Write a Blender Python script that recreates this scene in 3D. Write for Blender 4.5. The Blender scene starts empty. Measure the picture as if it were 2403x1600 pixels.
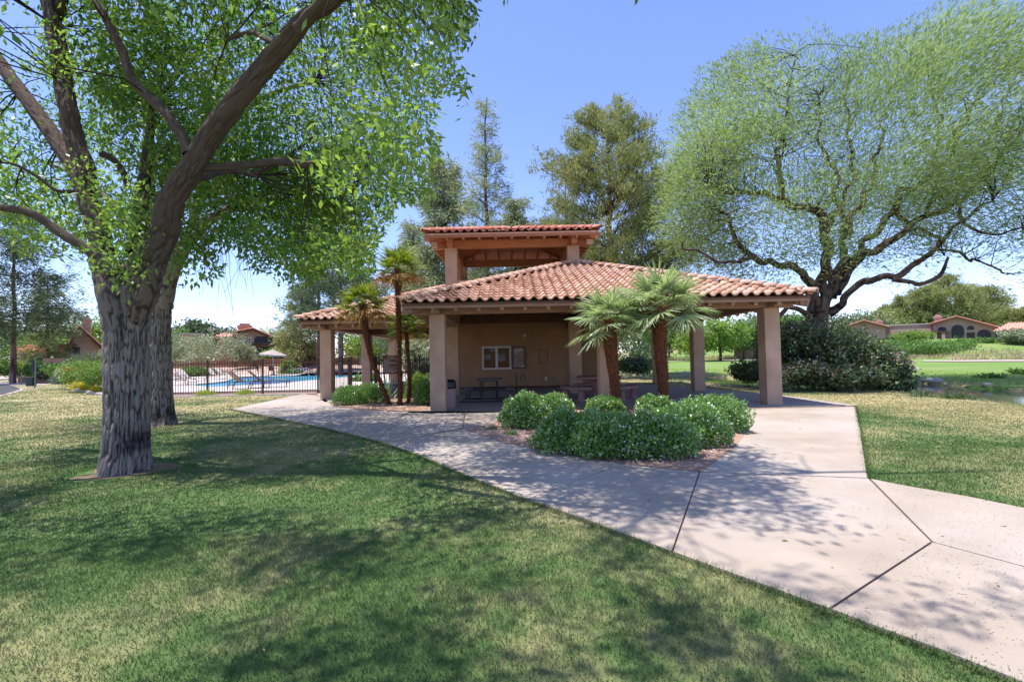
import bpy, bmesh, math, random
import numpy as np
from mathutils import Vector, Matrix
from mathutils.geometry import tessellate_polygon
random.seed(7); rng = np.random.default_rng(7)
SC = bpy.context.scene; COL = SC.collection
R = math.radians
# ------------------------------------------------------------------ camera, sky, sun, exposure
EYE, FPX, CX, CY = 1.5, 1120.0, 1201.5, 800.0
PITCH, ROLL = math.atan(35/1120.0), R(1.15)
fw = Vector((0, math.cos(PITCH), math.sin(PITCH)))
r0 = Vector((1, 0, 0)); u0 = r0.cross(fw)
rt = r0*math.cos(ROLL) - u0*math.sin(ROLL)
up = u0*math.cos(ROLL) + r0*math.sin(ROLL)
cd = bpy.data.cameras.new('camera'); cam = bpy.data.objects.new('camera', cd); COL.objects.link(cam)
cd.sensor_width = 36; cd.lens = 36*FPX/2403; cd.clip_start = .05; cd.clip_end = 4000
cam.matrix_world = Matrix(((rt.x, up.x, -fw.x, 0), (rt.y, up.y, -fw.y, 0), (rt.z, up.z, -fw.z, EYE), (0, 0, 0, 1)))
SC.camera = cam
SUN = Vector((-.23, -.06, .97)).normalized()
wd = bpy.data.worlds.new('World'); SC.world = wd; wd.use_nodes = True
nt = wd.node_tree; sky = nt.nodes.new('ShaderNodeTexSky'); sky.sky_type = 'NISHITA'; sky.sun_disc = False
sky.sun_elevation = math.asin(SUN.z); sky.sun_rotation = math.atan2(SUN.x, SUN.y)
sky.altitude = 300; sky.air_density = 1.0; sky.dust_density = .25; sky.ozone_density = 3.0
skt = nt.nodes.new('ShaderNodeMix'); skt.data_type = 'RGBA'; skt.blend_type = 'MULTIPLY'; skt.inputs[0].default_value = 1; skt.inputs[7].default_value = (.93, .88, 1.08, 1)
nt.links.new(sky.outputs[0], skt.inputs[6]); nt.links.new(skt.outputs[2], nt.nodes['Background'].inputs[0]); nt.nodes['Background'].inputs[1].default_value = .145
sl = bpy.data.lights.new('sun', 'SUN'); sl.energy = 4.2; sl.angle = R(.55); sl.color = (1, .955, .89)
so = bpy.data.objects.new('sun', sl); COL.objects.link(so); so.rotation_euler = SUN.to_track_quat('Z', 'Y').to_euler()
so.location = (-10, -5, 40)
SC.view_settings.view_transform = 'Standard'; SC.view_settings.look = 'None'
SC.view_settings.exposure = .95; SC.view_settings.gamma = 1; SC.view_settings.use_curve_mapping = False

def ray(px, py): return float(px-CX)*rt + float(CY-py)*up + FPX*fw
def G(px, py, z=0.0):
    d = ray(px, py); t = (z-EYE)/d.z; return Vector((d.x*t, d.y*t, z))
def P(px, py, Y):
    d = ray(px, py); t = Y/d.y; return Vector((d.x*t, Y, EYE+d.z*t))
RT, UP, FW = (np.array(v) for v in (rt, up, fw))
def proj(p):   # (N,3) -> photo px
    q = np.asarray(p) - np.array([0, 0, EYE]); z = q@FW; z = np.where(z < .01, .01, z)
    return CX+FPX*(q@RT)/z, CY-FPX*(q@UP)/z
def inpoly(x, y, poly):
    x = np.asarray(x, float); y = np.asarray(y, float); ins = np.zeros(x.shape, bool); n = len(poly)
    for i in range(n):
        x1, y1 = poly[i][0], poly[i][1]; x2, y2 = poly[(i+1) % n][0], poly[(i+1) % n][1]
        if y1 == y2: continue
        c = ((y1 > y) != (y2 > y)) & (x < (x2-x1)*(y-y1)/(y2-y1)+x1); ins ^= c
    return ins
def sdist(x, y, poly):
    d = np.full(np.shape(x), 1e9); n = len(poly)
    for i in range(n):
        ax, ay = poly[i][0], poly[i][1]; bx, by = poly[(i+1) % n][0], poly[(i+1) % n][1]
        L = (bx-ax)**2+(by-ay)**2+1e-9; t = np.clip(((x-ax)*(bx-ax)+(y-ay)*(by-ay))/L, 0, 1)
        d = np.minimum(d, np.hypot(x-ax-t*(bx-ax), y-ay-t*(by-ay)))
    return np.where(inpoly(x, y, poly), -d, d)
NG = rng.random((256, 256))
def vnoise(x, y):
    xi = np.floor(x).astype(int); yi = np.floor(y).astype(int); fx = x-xi; fy = y-yi
    fx = fx*fx*(3-2*fx); fy = fy*fy*(3-2*fy); a = NG[xi % 256, yi % 256]; b = NG[(xi+1) % 256, yi % 256]
    c = NG[xi % 256, (yi+1) % 256]; d = NG[(xi+1) % 256, (yi+1) % 256]
    return (a*(1-fx)+b*fx)*(1-fy)+(c*(1-fx)+d*fx)*fy
def sm(t): t = np.clip(t, 0, 1); return t*t*(3-2*t)

# ------------------------------------------------------------------ materials
def mat(name, c1, c2=None, scale=6, rough=.8, bump=0, bscale=40, spec=.3, metal=0, detail=4, coord='Object', stretch=None, objrand=0, c3=None, s3=1, p3=(.45, .6), bdist=.02):
    m = bpy.data.materials.new(name); m.use_nodes = True; n = m.node_tree.nodes; l = m.node_tree.links
    b = n['Principled BSDF']; b.inputs['Roughness'].default_value = rough; b.inputs['Specular IOR Level'].default_value = spec; b.inputs['Metallic'].default_value = metal
    if coord == 'World': co = n.new('ShaderNodeNewGeometry').outputs['Position']
    else: co = n.new('ShaderNodeTexCoord').outputs['Object']
    if stretch:
        mp = n.new('ShaderNodeMapping'); mp.inputs['Scale'].default_value = stretch; l.new(co, mp.inputs[0]); co = mp.outputs[0]
    if c2 is None: c2 = tuple(x*.8 for x in c1)
    no = n.new('ShaderNodeTexNoise'); no.inputs['Scale'].default_value = scale; no.inputs['Detail'].default_value = detail; l.new(co, no.inputs[0])
    rp = n.new('ShaderNodeValToRGB'); rp.color_ramp.elements[0].position = .35; rp.color_ramp.elements[1].position = .68
    rp.color_ramp.elements[0].color = (*c1, 1); rp.color_ramp.elements[1].color = (*c2, 1); l.new(no.outputs[0], rp.inputs[0]); out = rp.outputs[0]
    if c3 is not None:
        n3 = n.new('ShaderNodeTexNoise'); n3.inputs['Scale'].default_value = s3; n3.inputs['Detail'].default_value = 5; l.new(co, n3.inputs[0])
        mr = n.new('ShaderNodeMapRange'); mr.inputs[1].default_value = p3[0]; mr.inputs[2].default_value = p3[1]; l.new(n3.outputs[0], mr.inputs[0])
        mx = n.new('ShaderNodeMix'); mx.data_type = 'RGBA'; l.new(mr.outputs[0], mx.inputs[0]); l.new(out, mx.inputs[6]); mx.inputs[7].default_value = (*c3, 1); out = mx.outputs[2]
    if objrand:
        oi = n.new('ShaderNodeObjectInfo'); at = n.new('ShaderNodeAttribute'); at.attribute_name = 'tint'
        ad = n.new('ShaderNodeMath'); ad.operation = 'ADD'; l.new(oi.outputs['Random'], ad.inputs[0]); l.new(at.outputs['Fac'], ad.inputs[1])
        fr = n.new('ShaderNodeMath'); fr.operation = 'FRACT'; l.new(ad.outputs[0], fr.inputs[0])
        hs = n.new('ShaderNodeHueSaturation'); l.new(out, hs.inputs['Color'])
        mv = n.new('ShaderNodeMapRange'); mv.inputs[3].default_value = 1-objrand; mv.inputs[4].default_value = 1+objrand; l.new(fr.outputs[0], mv.inputs[0]); l.new(mv.outputs[0], hs.inputs['Value'])
        ms = n.new('ShaderNodeMapRange'); ms.inputs[3].default_value = 1.15; ms.inputs[4].default_value = .85; l.new(fr.outputs[0], ms.inputs[0]); l.new(ms.outputs[0], hs.inputs['Saturation']); out = hs.outputs[0]
    l.new(out, b.inputs['Base Color'])
    if bump:
        nb = n.new('ShaderNodeTexNoise'); nb.inputs['Scale'].default_value = bscale; nb.inputs['Detail'].default_value = 6; l.new(co, nb.inputs[0])
        bp = n.new('ShaderNodeBump'); bp.inputs['Strength'].default_value = bump; bp.inputs['Distance'].default_value = bdist; l.new(nb.outputs[0], bp.inputs['Height']); l.new(bp.outputs[0], b.inputs['Normal'])
    return m
def leafmat(name, c1, c2, trans=.4, rough=.5, spec=.4, tcol=None):
    m = bpy.data.materials.new(name); m.use_nodes = True; n = m.node_tree.nodes; l = m.node_tree.links; b = n['Principled BSDF']
    at = n.new('ShaderNodeAttribute'); at.attribute_name = 'tint'; rp = n.new('ShaderNodeValToRGB')
    rp.color_ramp.elements[0].color = (*c1, 1); rp.color_ramp.elements[1].color = (*c2, 1); l.new(at.outputs['Fac'], rp.inputs[0])
    l.new(rp.outputs[0], b.inputs['Base Color']); b.inputs['Roughness'].default_value = rough; b.inputs['Specular IOR Level'].default_value = spec
    t = n.new('ShaderNodeBsdfTranslucent'); mc = n.new('ShaderNodeMix'); mc.data_type = 'RGBA'; mc.blend_type = 'MULTIPLY'; mc.inputs[0].default_value = 1
    l.new(rp.outputs[0], mc.inputs[6]); mc.inputs[7].default_value = (*(tcol or (1.5, 1.5, .8)), 1); l.new(mc.outputs[2], t.inputs[0])
    mx = n.new('ShaderNodeMixShader'); mx.inputs[0].default_value = trans; l.new(b.outputs[0], mx.inputs[1]); l.new(t.outputs[0], mx.inputs[2])
    l.new(mx.outputs[0], n['Material Output'].inputs[0]); return m
def lawnmat(name, g1, g2, straw, blades=False, scale=.32, lo=.44, hi=.66):
    m = bpy.data.materials.new(name); m.use_nodes = True; n = m.node_tree.nodes; l = m.node_tree.links; b = n['Principled BSDF']
    po = n.new('ShaderNodeNewGeometry').outputs['Position']
    a = n.new('ShaderNodeTexNoise'); a.inputs['Scale'].default_value = scale; a.inputs['Detail'].default_value = 7; a.inputs['Roughness'].default_value = .62; l.new(po, a.inputs[0])
    f = n.new('ShaderNodeTexNoise'); f.inputs['Scale'].default_value = 3.1; f.inputs['Detail'].default_value = 8; f.inputs['Roughness'].default_value = .7; l.new(po, f.inputs[0])
    mg = n.new('ShaderNodeMix'); mg.data_type = 'RGBA'; l.new(f.outputs[0], mg.inputs[0]); mg.inputs[6].default_value = (*g1, 1); mg.inputs[7].default_value = (*g2, 1)
    ad = n.new('ShaderNodeMath'); ad.operation = 'MULTIPLY_ADD'; l.new(f.outputs[0], ad.inputs[0]); ad.inputs[1].default_value = .35; l.new(a.outputs[0], ad.inputs[2])
    ds = n.new('ShaderNodeVectorMath'); ds.operation = 'DISTANCE'; l.new(po, ds.inputs[0]); ds.inputs[1].default_value = (-1.5, 4, 0)
    dm = n.new('ShaderNodeMapRange'); dm.inputs[1].default_value = 7; dm.inputs[2].default_value = 13; dm.inputs[3].default_value = -.03; dm.inputs[4].default_value = .12; l.new(ds.outputs['Value'], dm.inputs[0])
    aa = n.new('ShaderNodeMath'); l.new(ad.outputs[0], aa.inputs[0]); l.new(dm.outputs[0], aa.inputs[1]); src = aa.outputs[0]
    # farther from the trees the turf is drier
    if blades:
        at = n.new('ShaderNodeAttribute'); at.attribute_name = 'tint'
        a2 = n.new('ShaderNodeMath'); a2.operation = 'MULTIPLY_ADD'; l.new(at.outputs['Fac'], a2.inputs[0]); a2.inputs[1].default_value = .14; l.new(src, a2.inputs[2])
        a3 = n.new('ShaderNodeMath'); a3.operation = 'SUBTRACT'; l.new(a2.outputs[0], a3.inputs[0]); a3.inputs[1].default_value = .07; src = a3.outputs[0]
    mr = n.new('ShaderNodeMapRange'); mr.inputs[1].default_value = lo+.175; mr.inputs[2].default_value = hi+.175; l.new(src, mr.inputs[0])
    mx = n.new('ShaderNodeMix'); mx.data_type = 'RGBA'; l.new(mr.outputs[0], mx.inputs[0]); l.new(mg.outputs[2], mx.inputs[6]); mx.inputs[7].default_value = (*straw, 1)
    l.new(mx.outputs[2], b.inputs['Base Color']); b.inputs['Roughness'].default_value = .8; b.inputs['Specular IOR Level'].default_value = .15
    nb = n.new('ShaderNodeTexNoise'); nb.inputs['Scale'].default_value = 60; nb.inputs['Detail'].default_value = 5; l.new(po, nb.inputs[0])
    if not blades:
        bp = n.new('ShaderNodeBump'); bp.inputs['Strength'].default_value = .7; bp.inputs['Distance'].default_value = .03; l.new(nb.outputs[0], bp.inputs['Height']); l.new(bp.outputs[0], b.inputs['Normal'])
    else:
        t = n.new('ShaderNodeBsdfTranslucent'); l.new(mx.outputs[2], t.inputs[0]); ms = n.new('ShaderNodeMixShader'); ms.inputs[0].default_value = .3
        l.new(b.outputs[0], ms.inputs[1]); l.new(t.outputs[0], ms.inputs[2]); l.new(ms.outputs[0], n['Material Output'].inputs[0])
    return m
G1, G2, STRAW = (.045, .10, .030), (.118, .17, .053), (.35, .30, .15)
M = dict(
 lawn=lawnmat('lawn_mat', G1, G2, STRAW), blades=lawnmat('lawn_blade_mat', tuple(x*1.35 for x in G1), tuple(x*1.35 for x in G2), (.40, .36, .19), True),
 fairway=lawnmat('fairway_mat', (.10, .19, .035), (.17, .26, .06), (.27, .26, .11), scale=.12, lo=.62, hi=.85),
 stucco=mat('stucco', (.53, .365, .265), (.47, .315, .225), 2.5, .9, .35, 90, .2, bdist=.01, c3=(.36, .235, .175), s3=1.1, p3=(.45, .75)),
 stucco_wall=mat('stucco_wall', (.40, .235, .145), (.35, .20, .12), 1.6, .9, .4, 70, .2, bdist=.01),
 wood=mat('painted_wood', (.36, .215, .15), (.29, .165, .115), 3, .7, .25, 30, .3, stretch=(1, 1, 6)),
 wood_t=mat('tower_wood', (.44, .185, .095), (.35, .14, .07), 3, .65, .2, 30, .3, stretch=(1, 1, 6)),  # orange of light bounced off the red tiles is put into this colour
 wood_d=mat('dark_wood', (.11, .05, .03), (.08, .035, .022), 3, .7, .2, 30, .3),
 deck=mat('lit_roof_boards', (.74, .43, .31), (.55, .29, .195), 9, .75, .5, 14, .2, stretch=(.3, 6, 6), bdist=.03),  # tower underside; paler to put light bounced off the roofs into the colour
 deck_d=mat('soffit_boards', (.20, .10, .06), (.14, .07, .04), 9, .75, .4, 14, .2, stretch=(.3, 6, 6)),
 tile=mat('clay_tile', (.56, .34, .24), (.45, .25, .175), 5, .75, .2, 60, .3, objrand=.24, c3=(.66, .44, .35), s3=9, p3=(.52, .8)),
 tile_t=mat('upper_clay_tile', (.58, .24, .165), (.50, .185, .125), 5, .72, .2, 60, .3, objrand=.14),
 under=mat('underlay', (.30, .12, .08), None, 5, .9),
 conc=mat('concrete', (.365, .30, .245), (.29, .235, .19), 1.6, .82, .35, 120, .25, coord='World', detail=8, c3=(.385, .335, .30), s3=.5, p3=(.4, .7), bdist=.006),
 joint=mat('joint_dirt', (.19, .135, .09), (.28, .20, .14), 14, .95, .5, 60),
 slab=mat('shaded_slab', (.37, .31, .28), (.30, .25, .23), .9, .8, .3, 90, .25, coord='World', detail=8, bdist=.006),
 gravel=mat('gravel_bed', (.42, .27, .20), (.30, .19, .14), 40, .95, 1, 60, .1, bdist=.02),
 stone=mat('gravel_stone', (.50, .33, .25), (.36, .23, .18), 3, .9, 0, objrand=.3),
 rock=mat('river_rock', (.45, .41, .38), (.33, .30, .28), 4, .9, .5, 10),
 iron=mat('fence_iron', (.075, .045, .032), (.05, .03, .022), 8, .6),
 metal=mat('grey_metal', (.17, .18, .20), (.13, .14, .16), 6, .5, 0, spec=.5),
 dark=mat('black_paint', (.02, .02, .025), (.03, .03, .035), 6, .55),
 post=mat('post_grey', (.24, .24, .25), (.19, .19, .20), 6, .6),
 glass=mat('dark_glass', (.018, .022, .035), (.03, .035, .05), 3, .25, 0, spec=.3),
 white=mat('white_frame', (.70, .68, .66), (.62, .60, .58), 5, .5),
 paper=mat('paper', (.50, .53, .62), (.46, .49, .58), 30, .7),
 cork=mat('cork', (.36, .20, .085), (.29, .155, .065), 25, .9, .2, 60),
 brown=mat('dark_brown_frame', (.06, .028, .02), (.045, .02, .015), 5, .4, 0, spec=.5),
 poster=mat('poster_print', (.30, .17, .14), (.12, .06, .06), 7, .35, 0, spec=.6, c3=(.50, .38, .33), s3=3, p3=(.55, .65)),
 pinkc=mat('pink_concrete', (.36, .20, .18), (.30, .165, .15), 12, .85, .3, 80),
 can=mat('can_shell', (.46, .30, .30), (.40, .26, .26), 5, .7),
 bag=mat('black_bag', (.012, .013, .018), (.02, .02, .028), 9, .35, .8, 20, .5),
 sign=mat('sign_brown', (.19, .085, .055), (.16, .07, .045), 5, .6),
 signg=mat('sign_grey', (.16, .15, .16), (.13, .12, .13), 5, .6),
 letter=mat('letter_white', (.62, .56, .54), (.6, .54, .52), 5, .6),
 pool=mat('pool_water', (.10, .50, .60), (.06, .40, .56), .5, .22, .35, 3, .25, coord='World', bdist=.03, c3=(.015, .08, .26), s3=.08, p3=(.5, .62)),
 pond=mat('pond_water', (.035, .055, .06), (.05, .075, .05), .6, .05, .06, 3, .6, coord='World', c3=(.13, .20, .04), s3=.16, p3=(.50, .56), bdist=.02),
 deckc=mat('pool_deck', (.52, .45, .41), (.47, .40, .37), 1, .85, .2, 60),
 walk=mat('sidewalk_pink', (.46, .36, .35), (.42, .33, .32), 1, .85, .2, 60, coord='World'),
 asphalt=mat('asphalt', (.055, .055, .06), (.07, .07, .075), 8, .9, .4, 80),
 curb=mat('curb', (.50, .46, .43), (.42, .39, .36), 3, .85),
 houseW=mat('house_stucco', (.40, .27, .21), (.36, .24, .19), 1, .9, .2, 20),
 houseP=mat('house_pink', (.42, .26, .22), (.38, .23, .20), 1, .9, .2, 20),
 brownwall=mat('boundary_stucco', (.30, .165, .11), (.26, .14, .095), 1, .9, .3, 20),
 cloth=mat('umbrella_cloth', (.36, .30, .27), (.32, .26, .24), 3, .9),
 sling=mat('lounger_sling', (.32, .23, .16), (.28, .20, .14), 8, .8),
 slingw=mat('pale_sling', (.52, .47, .44), (.47, .43, .40), 8, .8),
 chrome=mat('steel_rail', (.5, .5, .5), None, 5, .25, 0, metal=1),
 palmbark=mat('palm_fibre', (.16, .065, .035), (.07, .028, .016), 18, .95, .8, 40, .1),
 palmbase=mat('leaf_base', (.25, .11, .06), (.11, .045, .028), 12, .9, .3, 40, .1, objrand=.0),
)
def barkmat(name, c1, c2, c3, sc=(9, 9, 1.6), bump=1.0, stain=None):
    m = bpy.data.materials.new(name); m.use_nodes = True; n = m.node_tree.nodes; l = m.node_tree.links; b = n['Principled BSDF']
    co = n.new('ShaderNodeTexCoord').outputs['Object']; mp = n.new('ShaderNodeMapping'); mp.inputs['Scale'].default_value = sc; l.new(co, mp.inputs[0])
    at = n.new('ShaderNodeAttribute'); at.attribute_name = 'tint'
    no = n.new('ShaderNodeTexNoise'); no.inputs['Scale'].default_value = 2.2; no.inputs['Detail'].default_value = 8; no.inputs['Roughness'].default_value = .65; l.new(mp.outputs[0], no.inputs[0])
    ad = n.new('ShaderNodeMath'); ad.operation = 'MULTIPLY_ADD'; l.new(no.outputs[0], ad.inputs[0]); ad.inputs[1].default_value = .6; l.new(at.outputs['Fac'], ad.inputs[2])
    rp = n.new('ShaderNodeValToRGB'); e = rp.color_ramp.elements; e[0].position = .55; e[0].color = (*c1, 1); e[1].position = 1.0; e[1].color = (*c3, 1)
    e2 = rp.color_ramp.elements.new(.82); e2.color = (*c2, 1); l.new(ad.outputs[0], rp.inputs[0]); out = rp.outputs[0]
    if stain:
        a2 = n.new('ShaderNodeAttribute'); a2.attribute_name = 'stain'; mx = n.new('ShaderNodeMix'); mx.data_type = 'RGBA'
        l.new(a2.outputs['Fac'], mx.inputs[0]); l.new(out, mx.inputs[6]); mx.inputs[7].default_value = (*stain, 1); out = mx.outputs[2]
    l.new(out, b.inputs['Base Color']); b.inputs['Roughness'].default_value = .92; b.inputs['Specular IOR Level'].default_value = .15
    bp = n.new('ShaderNodeBump'); bp.inputs['Strength'].default_value = bump; bp.inputs['Distance'].default_value = .02; l.new(no.outputs[0], bp.inputs['Height']); l.new(bp.outputs[0], b.inputs['Normal'])
    return m
M['ashbark'] = barkmat('ash_bark', (.060, .047, .042), (.155, .125, .112), (.26, .22, .20), sc=(18, 18, 4), stain=(.02, .018, .022))
M['limbbark'] = barkmat('ash_limb_bark', (.022, .014, .011), (.075, .05, .04), (.16, .115, .095), sc=(16, 16, 6))
M['bark'] = barkmat('rough_bark', (.018, .011, .010), (.055, .036, .03), (.12, .085, .07), (4, 4, 1))
M['redbark'] = barkmat('pine_bark', (.06, .03, .024), (.14, .07, .055), (.22, .12, .095), (4, 4, 1))
LM = dict(
 ash=leafmat('ash_leaf', (.07, .155, .028), (.25, .37, .09), .5, .42, .45),
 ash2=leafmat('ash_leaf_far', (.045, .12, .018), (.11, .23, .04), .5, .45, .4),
 mesq=leafmat('mesquite_leaf', (.15, .215, .085), (.34, .42, .18), .45, .6, .25, (1.3, 1.4, .9)),
 pine=leafmat('pine_needle', (.12, .155, .06), (.36, .37, .165), .25, .6, .2),
 pined=leafmat('dark_pine_needle', (.05, .08, .045), (.15, .19, .10), .2, .6, .2),
 oak=leafmat('sheoak_needle', (.17, .20, .12), (.36, .40, .26), .3, .6, .2),
 hedge=leafmat('hedge_leaf', (.065, .165, .035), (.25, .42, .11), .3, .25, .8),
 lime=leafmat('lime_leaf', (.12, .20, .04), (.23, .34, .075), .4, .45, .4),
 ole=leafmat('oleander_leaf', (.045, .08, .035), (.15, .20, .10), .25, .42, .45),
 grey=leafmat('grey_green_leaf', (.15, .19, .11), (.40, .42, .31), .25, .6, .3),
 bush=leafmat('bush_leaf', (.07, .15, .035), (.16, .27, .07), .35, .5, .3),
 blue=leafmat('agave_leaf', (.17, .25, .20), (.27, .36, .30), .1, .6, .3),
 fan=leafmat('fan_leaf', (.16, .25, .08), (.46, .52, .34), .35, .35, .5, (1.3, 1.4, .8)),
 fang=leafmat('fan_leaf_yellow', (.10, .18, .02), (.30, .34, .05), .4, .4, .4),
 fand=leafmat('fan_leaf_dead', (.34, .17, .05), (.42, .25, .10), .3, .7, .2),
 pink=leafmat('pink_flower', (.45, .18, .26), (.62, .35, .42), .3, .6, .2, (1, 1, 1)),
 red=leafmat('red_flower', (.60, .09, .03), (.70, .20, .05), .3, .6, .2, (1, 1, 1)),
 yel=leafmat('yellow_flower', (.62, .42, .03), (.75, .55, .06), .3, .6, .2, (1, 1, 1)),
 white_fleck=leafmat('white_flower_glint', (.62, .62, .58), (.75, .75, .72), .2, .6, .2, (1, 1, 1)),
 reed=leafmat('dry_reed', (.30, .27, .15), (.46, .41, .27), .3, .7, .2),
 tuft=leafmat('tuft_blade', (.16, .24, .03), (.34, .40, .07), .35, .5, .3),
)
# ------------------------------------------------------------------ object helpers
def root_loc(o):
    v = Vector((0, 0, 0))
    while o is not None: v += o.location; o = o.parent
    return v
def link(name, me, m=None, parent=None, loc=None):
    o = bpy.data.objects.new(name, me); COL.objects.link(o); o.parent = parent
    if loc is not None: o.location = loc
    if m is not None and me is not None and not me.materials: me.materials.append(m)
    return o
def tag(o, label=None, cat=None, group=None, kind=None):
    if label: o['label'] = label
    if cat: o['category'] = cat
    if group: o['group'] = group
    if kind: o['kind'] = kind
    return o
def thing(name, label, cat, loc, group=None, rz=0):
    o = bpy.data.objects.new(name, None); COL.objects.link(o); o.location = loc; o.rotation_euler = (0, 0, rz); o.empty_display_size = .2
    return tag(o, label, cat, group)
def copy_tree(o, parent=None):
    c = o.copy(); COL.objects.link(c); c.parent = parent
    for ch in KIDS.get(o.name, ()): copy_tree(ch, c)
    return c
KIDS = {}
def index_kids():
    KIDS.clear()
    for o in bpy.data.objects:
        if o.parent: KIDS.setdefault(o.parent.name, []).append(o)
def dup(root, loc, label, rz=None, scale=None, group=None):
    index_kids(); c = copy_tree(root); c.location = loc
    if rz is not None: c.rotation_euler = (0, 0, rz)
    if scale is not None: c.scale = scale if hasattr(scale, '__len__') else (scale,)*3
    c['label'] = label
    if group: c['group'] = group
    return c
class MB:
    def __init__(s): s.v = []; s.f = []
    def add(s, vs, fs):
        b = len(s.v); s.v += [tuple(v) for v in vs]; s.f += [tuple(i+b for i in f) for f in fs]; return s
    def box(s, x0, x1, y0, y1, z0, z1):
        return s.add([(x0, y0, z0), (x1, y0, z0), (x1, y1, z0), (x0, y1, z0), (x0, y0, z1), (x1, y0, z1), (x1, y1, z1), (x0, y1, z1)],
                     [(3, 2, 1, 0), (4, 5, 6, 7), (0, 1, 5, 4), (1, 2, 6, 5), (2, 3, 7, 6), (3, 0, 4, 7)])
    def beam(s, a, b, w, h, upv=(0, 0, 1)):
        a = Vector(a); b = Vector(b); d = (b-a).normalized(); sd = d.cross(Vector(upv)).normalized()*w/2; u = sd.cross(d).normalized()*h/2
        vs = [a-sd-u, a+sd-u, a+sd+u, a-sd+u, b-sd-u, b+sd-u, b+sd+u, b-sd+u]
        return s.add(vs, [(0, 1, 2, 3), (7, 6, 5, 4), (0, 4, 5, 1), (1, 5, 6, 2), (2, 6, 7, 3), (3, 7, 4, 0)])
    def tube(s, pts, r, n=8, cap=True):
        pts = [Vector(p) for p in pts]; rs = r if hasattr(r, '__len__') else [r]*len(pts); rings = []; b = len(s.v); pu = None
        for i, p in enumerate(pts):
            d = (pts[min(i+1, len(pts)-1)]-pts[max(i-1, 0)]).normalized()
            if pu is None: pu = d.orthogonal().normalized()
            u = (pu-d*pu.dot(d)).normalized(); pu = u; w = d.cross(u)
            for k in range(n):
                a = 2*math.pi*k/n; s.v.append(tuple(p+(u*math.cos(a)+w*math.sin(a))*rs[i]))
        for i in range(len(pts)-1):
            for k in range(n): k2 = (k+1) % n; s.f.append((b+i*n+k, b+i*n+k2, b+(i+1)*n+k2, b+(i+1)*n+k))
        if cap:
            s.f.append(tuple(b+k for k in range(n))[::-1]); s.f.append(tuple(b+(len(pts)-1)*n+k for k in range(n)))
        return s
    def lathe(s, prof, c=(0, 0, 0), n=20):
        b = len(s.v)
        for (r, z) in prof:
            for k in range(n): a = 2*math.pi*k/n; s.v.append((c[0]+r*math.cos(a), c[1]+r*math.sin(a), c[2]+z))
        for i in range(len(prof)-1):
            for k in range(n): k2 = (k+1) % n; s.f.append((b+i*n+k, b+i*n+k2, b+(i+1)*n+k2, b+(i+1)*n+k))
        s.f.append(tuple(b+k for k in range(n))[::-1]); s.f.append(tuple(b+(len(prof)-1)*n+k for k in range(n))); return s
    def prism(s, poly, d):   # poly = list of 3d pts, extruded by vector d
        n = len(poly); b = len(s.v); d = Vector(d); s.v += [tuple(p) for p in poly]+[tuple(Vector(p)+d) for p in poly]
        s.f.append(tuple(b+i for i in range(n))); s.f.append(tuple(b+n+i for i in range(n))[::-1])
        for i in range(n): j = (i+1) % n; s.f.append((b+i, b+j, b+n+j, b+n+i)[::-1])
        return s
    def mesh(s, name, off=Vector((0, 0, 0)), smooth=False):
        me = bpy.data.meshes.new(name); me.from_pydata([(v[0]-off[0], v[1]-off[1], v[2]-off[2]) for v in s.v], [], s.f); me.update()
        bm = bmesh.new(); bm.from_mesh(me); bmesh.ops.recalc_face_normals(bm, faces=bm.faces); bm.to_mesh(me); bm.free()
        if smooth: me.shade_smooth()
        return me
    def build(s, name, m, parent=None, smooth=False, bevel=0):
        off = root_loc(parent) if parent else Vector((0, 0, 0)); me = s.mesh(name, off, smooth)
        if bevel:
            bm = bmesh.new(); bm.from_mesh(me); bmesh.ops.bevel(bm, geom=bm.edges[:], offset=bevel, segments=2, affect='EDGES', profile=.5); bm.to_mesh(me); bm.free()
        return link(name, me, m, parent)
def npmesh(name, v, f, tint=None, smooth=False, extra=None):
    me = bpy.data.meshes.new(name); v = np.ascontiguousarray(v, np.float32); f = np.ascontiguousarray(f, np.int32); k = f.shape[1]
    me.vertices.add(len(v)); me.vertices.foreach_set('co', v.ravel()); me.loops.add(f.size); me.loops.foreach_set('vertex_index', f.ravel())
    me.polygons.add(len(f)); me.polygons.foreach_set('loop_start', np.arange(0, f.size, k, dtype=np.int32))
    if smooth: me.polygons.foreach_set('use_smooth', np.ones(len(f), bool))
    if tint is not None: a = me.attributes.new('tint', 'FLOAT', 'POINT'); a.data.foreach_set('value', np.ascontiguousarray(tint, np.float32))
    if extra is not None:
        a = me.attributes.new(extra[0], 'FLOAT', 'POINT'); a.data.foreach_set('value', np.ascontiguousarray(extra[1], np.float32))
    me.update(calc_edges=True); return me
def nrm(a): return a/(np.linalg.norm(a, axis=1, keepdims=True)+1e-9)
def rvec(n, zb=0, s=1): v = rng.normal(size=(n, 3)); v[:, 2] = v[:, 2]*s+zb; return nrm(v)
def leaves(c, d, n, L, W, t, fold=.0):
    """rhombic leaves: c base, d direction, n normal -> verts, faces, tint"""
    N = len(c); s = nrm(np.cross(d, n)); L = np.broadcast_to(np.asarray(L, float), (N,))[:, None]; W = np.broadcast_to(np.asarray(W, float), (N,))[:, None]
    m = c+d*L*.45; nn = nrm(np.cross(s, d)); v = np.stack([c, m+s*W/2, c+d*L-nn*L*fold, m-s*W/2], 1).reshape(-1, 3)
    return v, np.arange(N*4).reshape(N, 4), np.repeat(t, 4)
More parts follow.
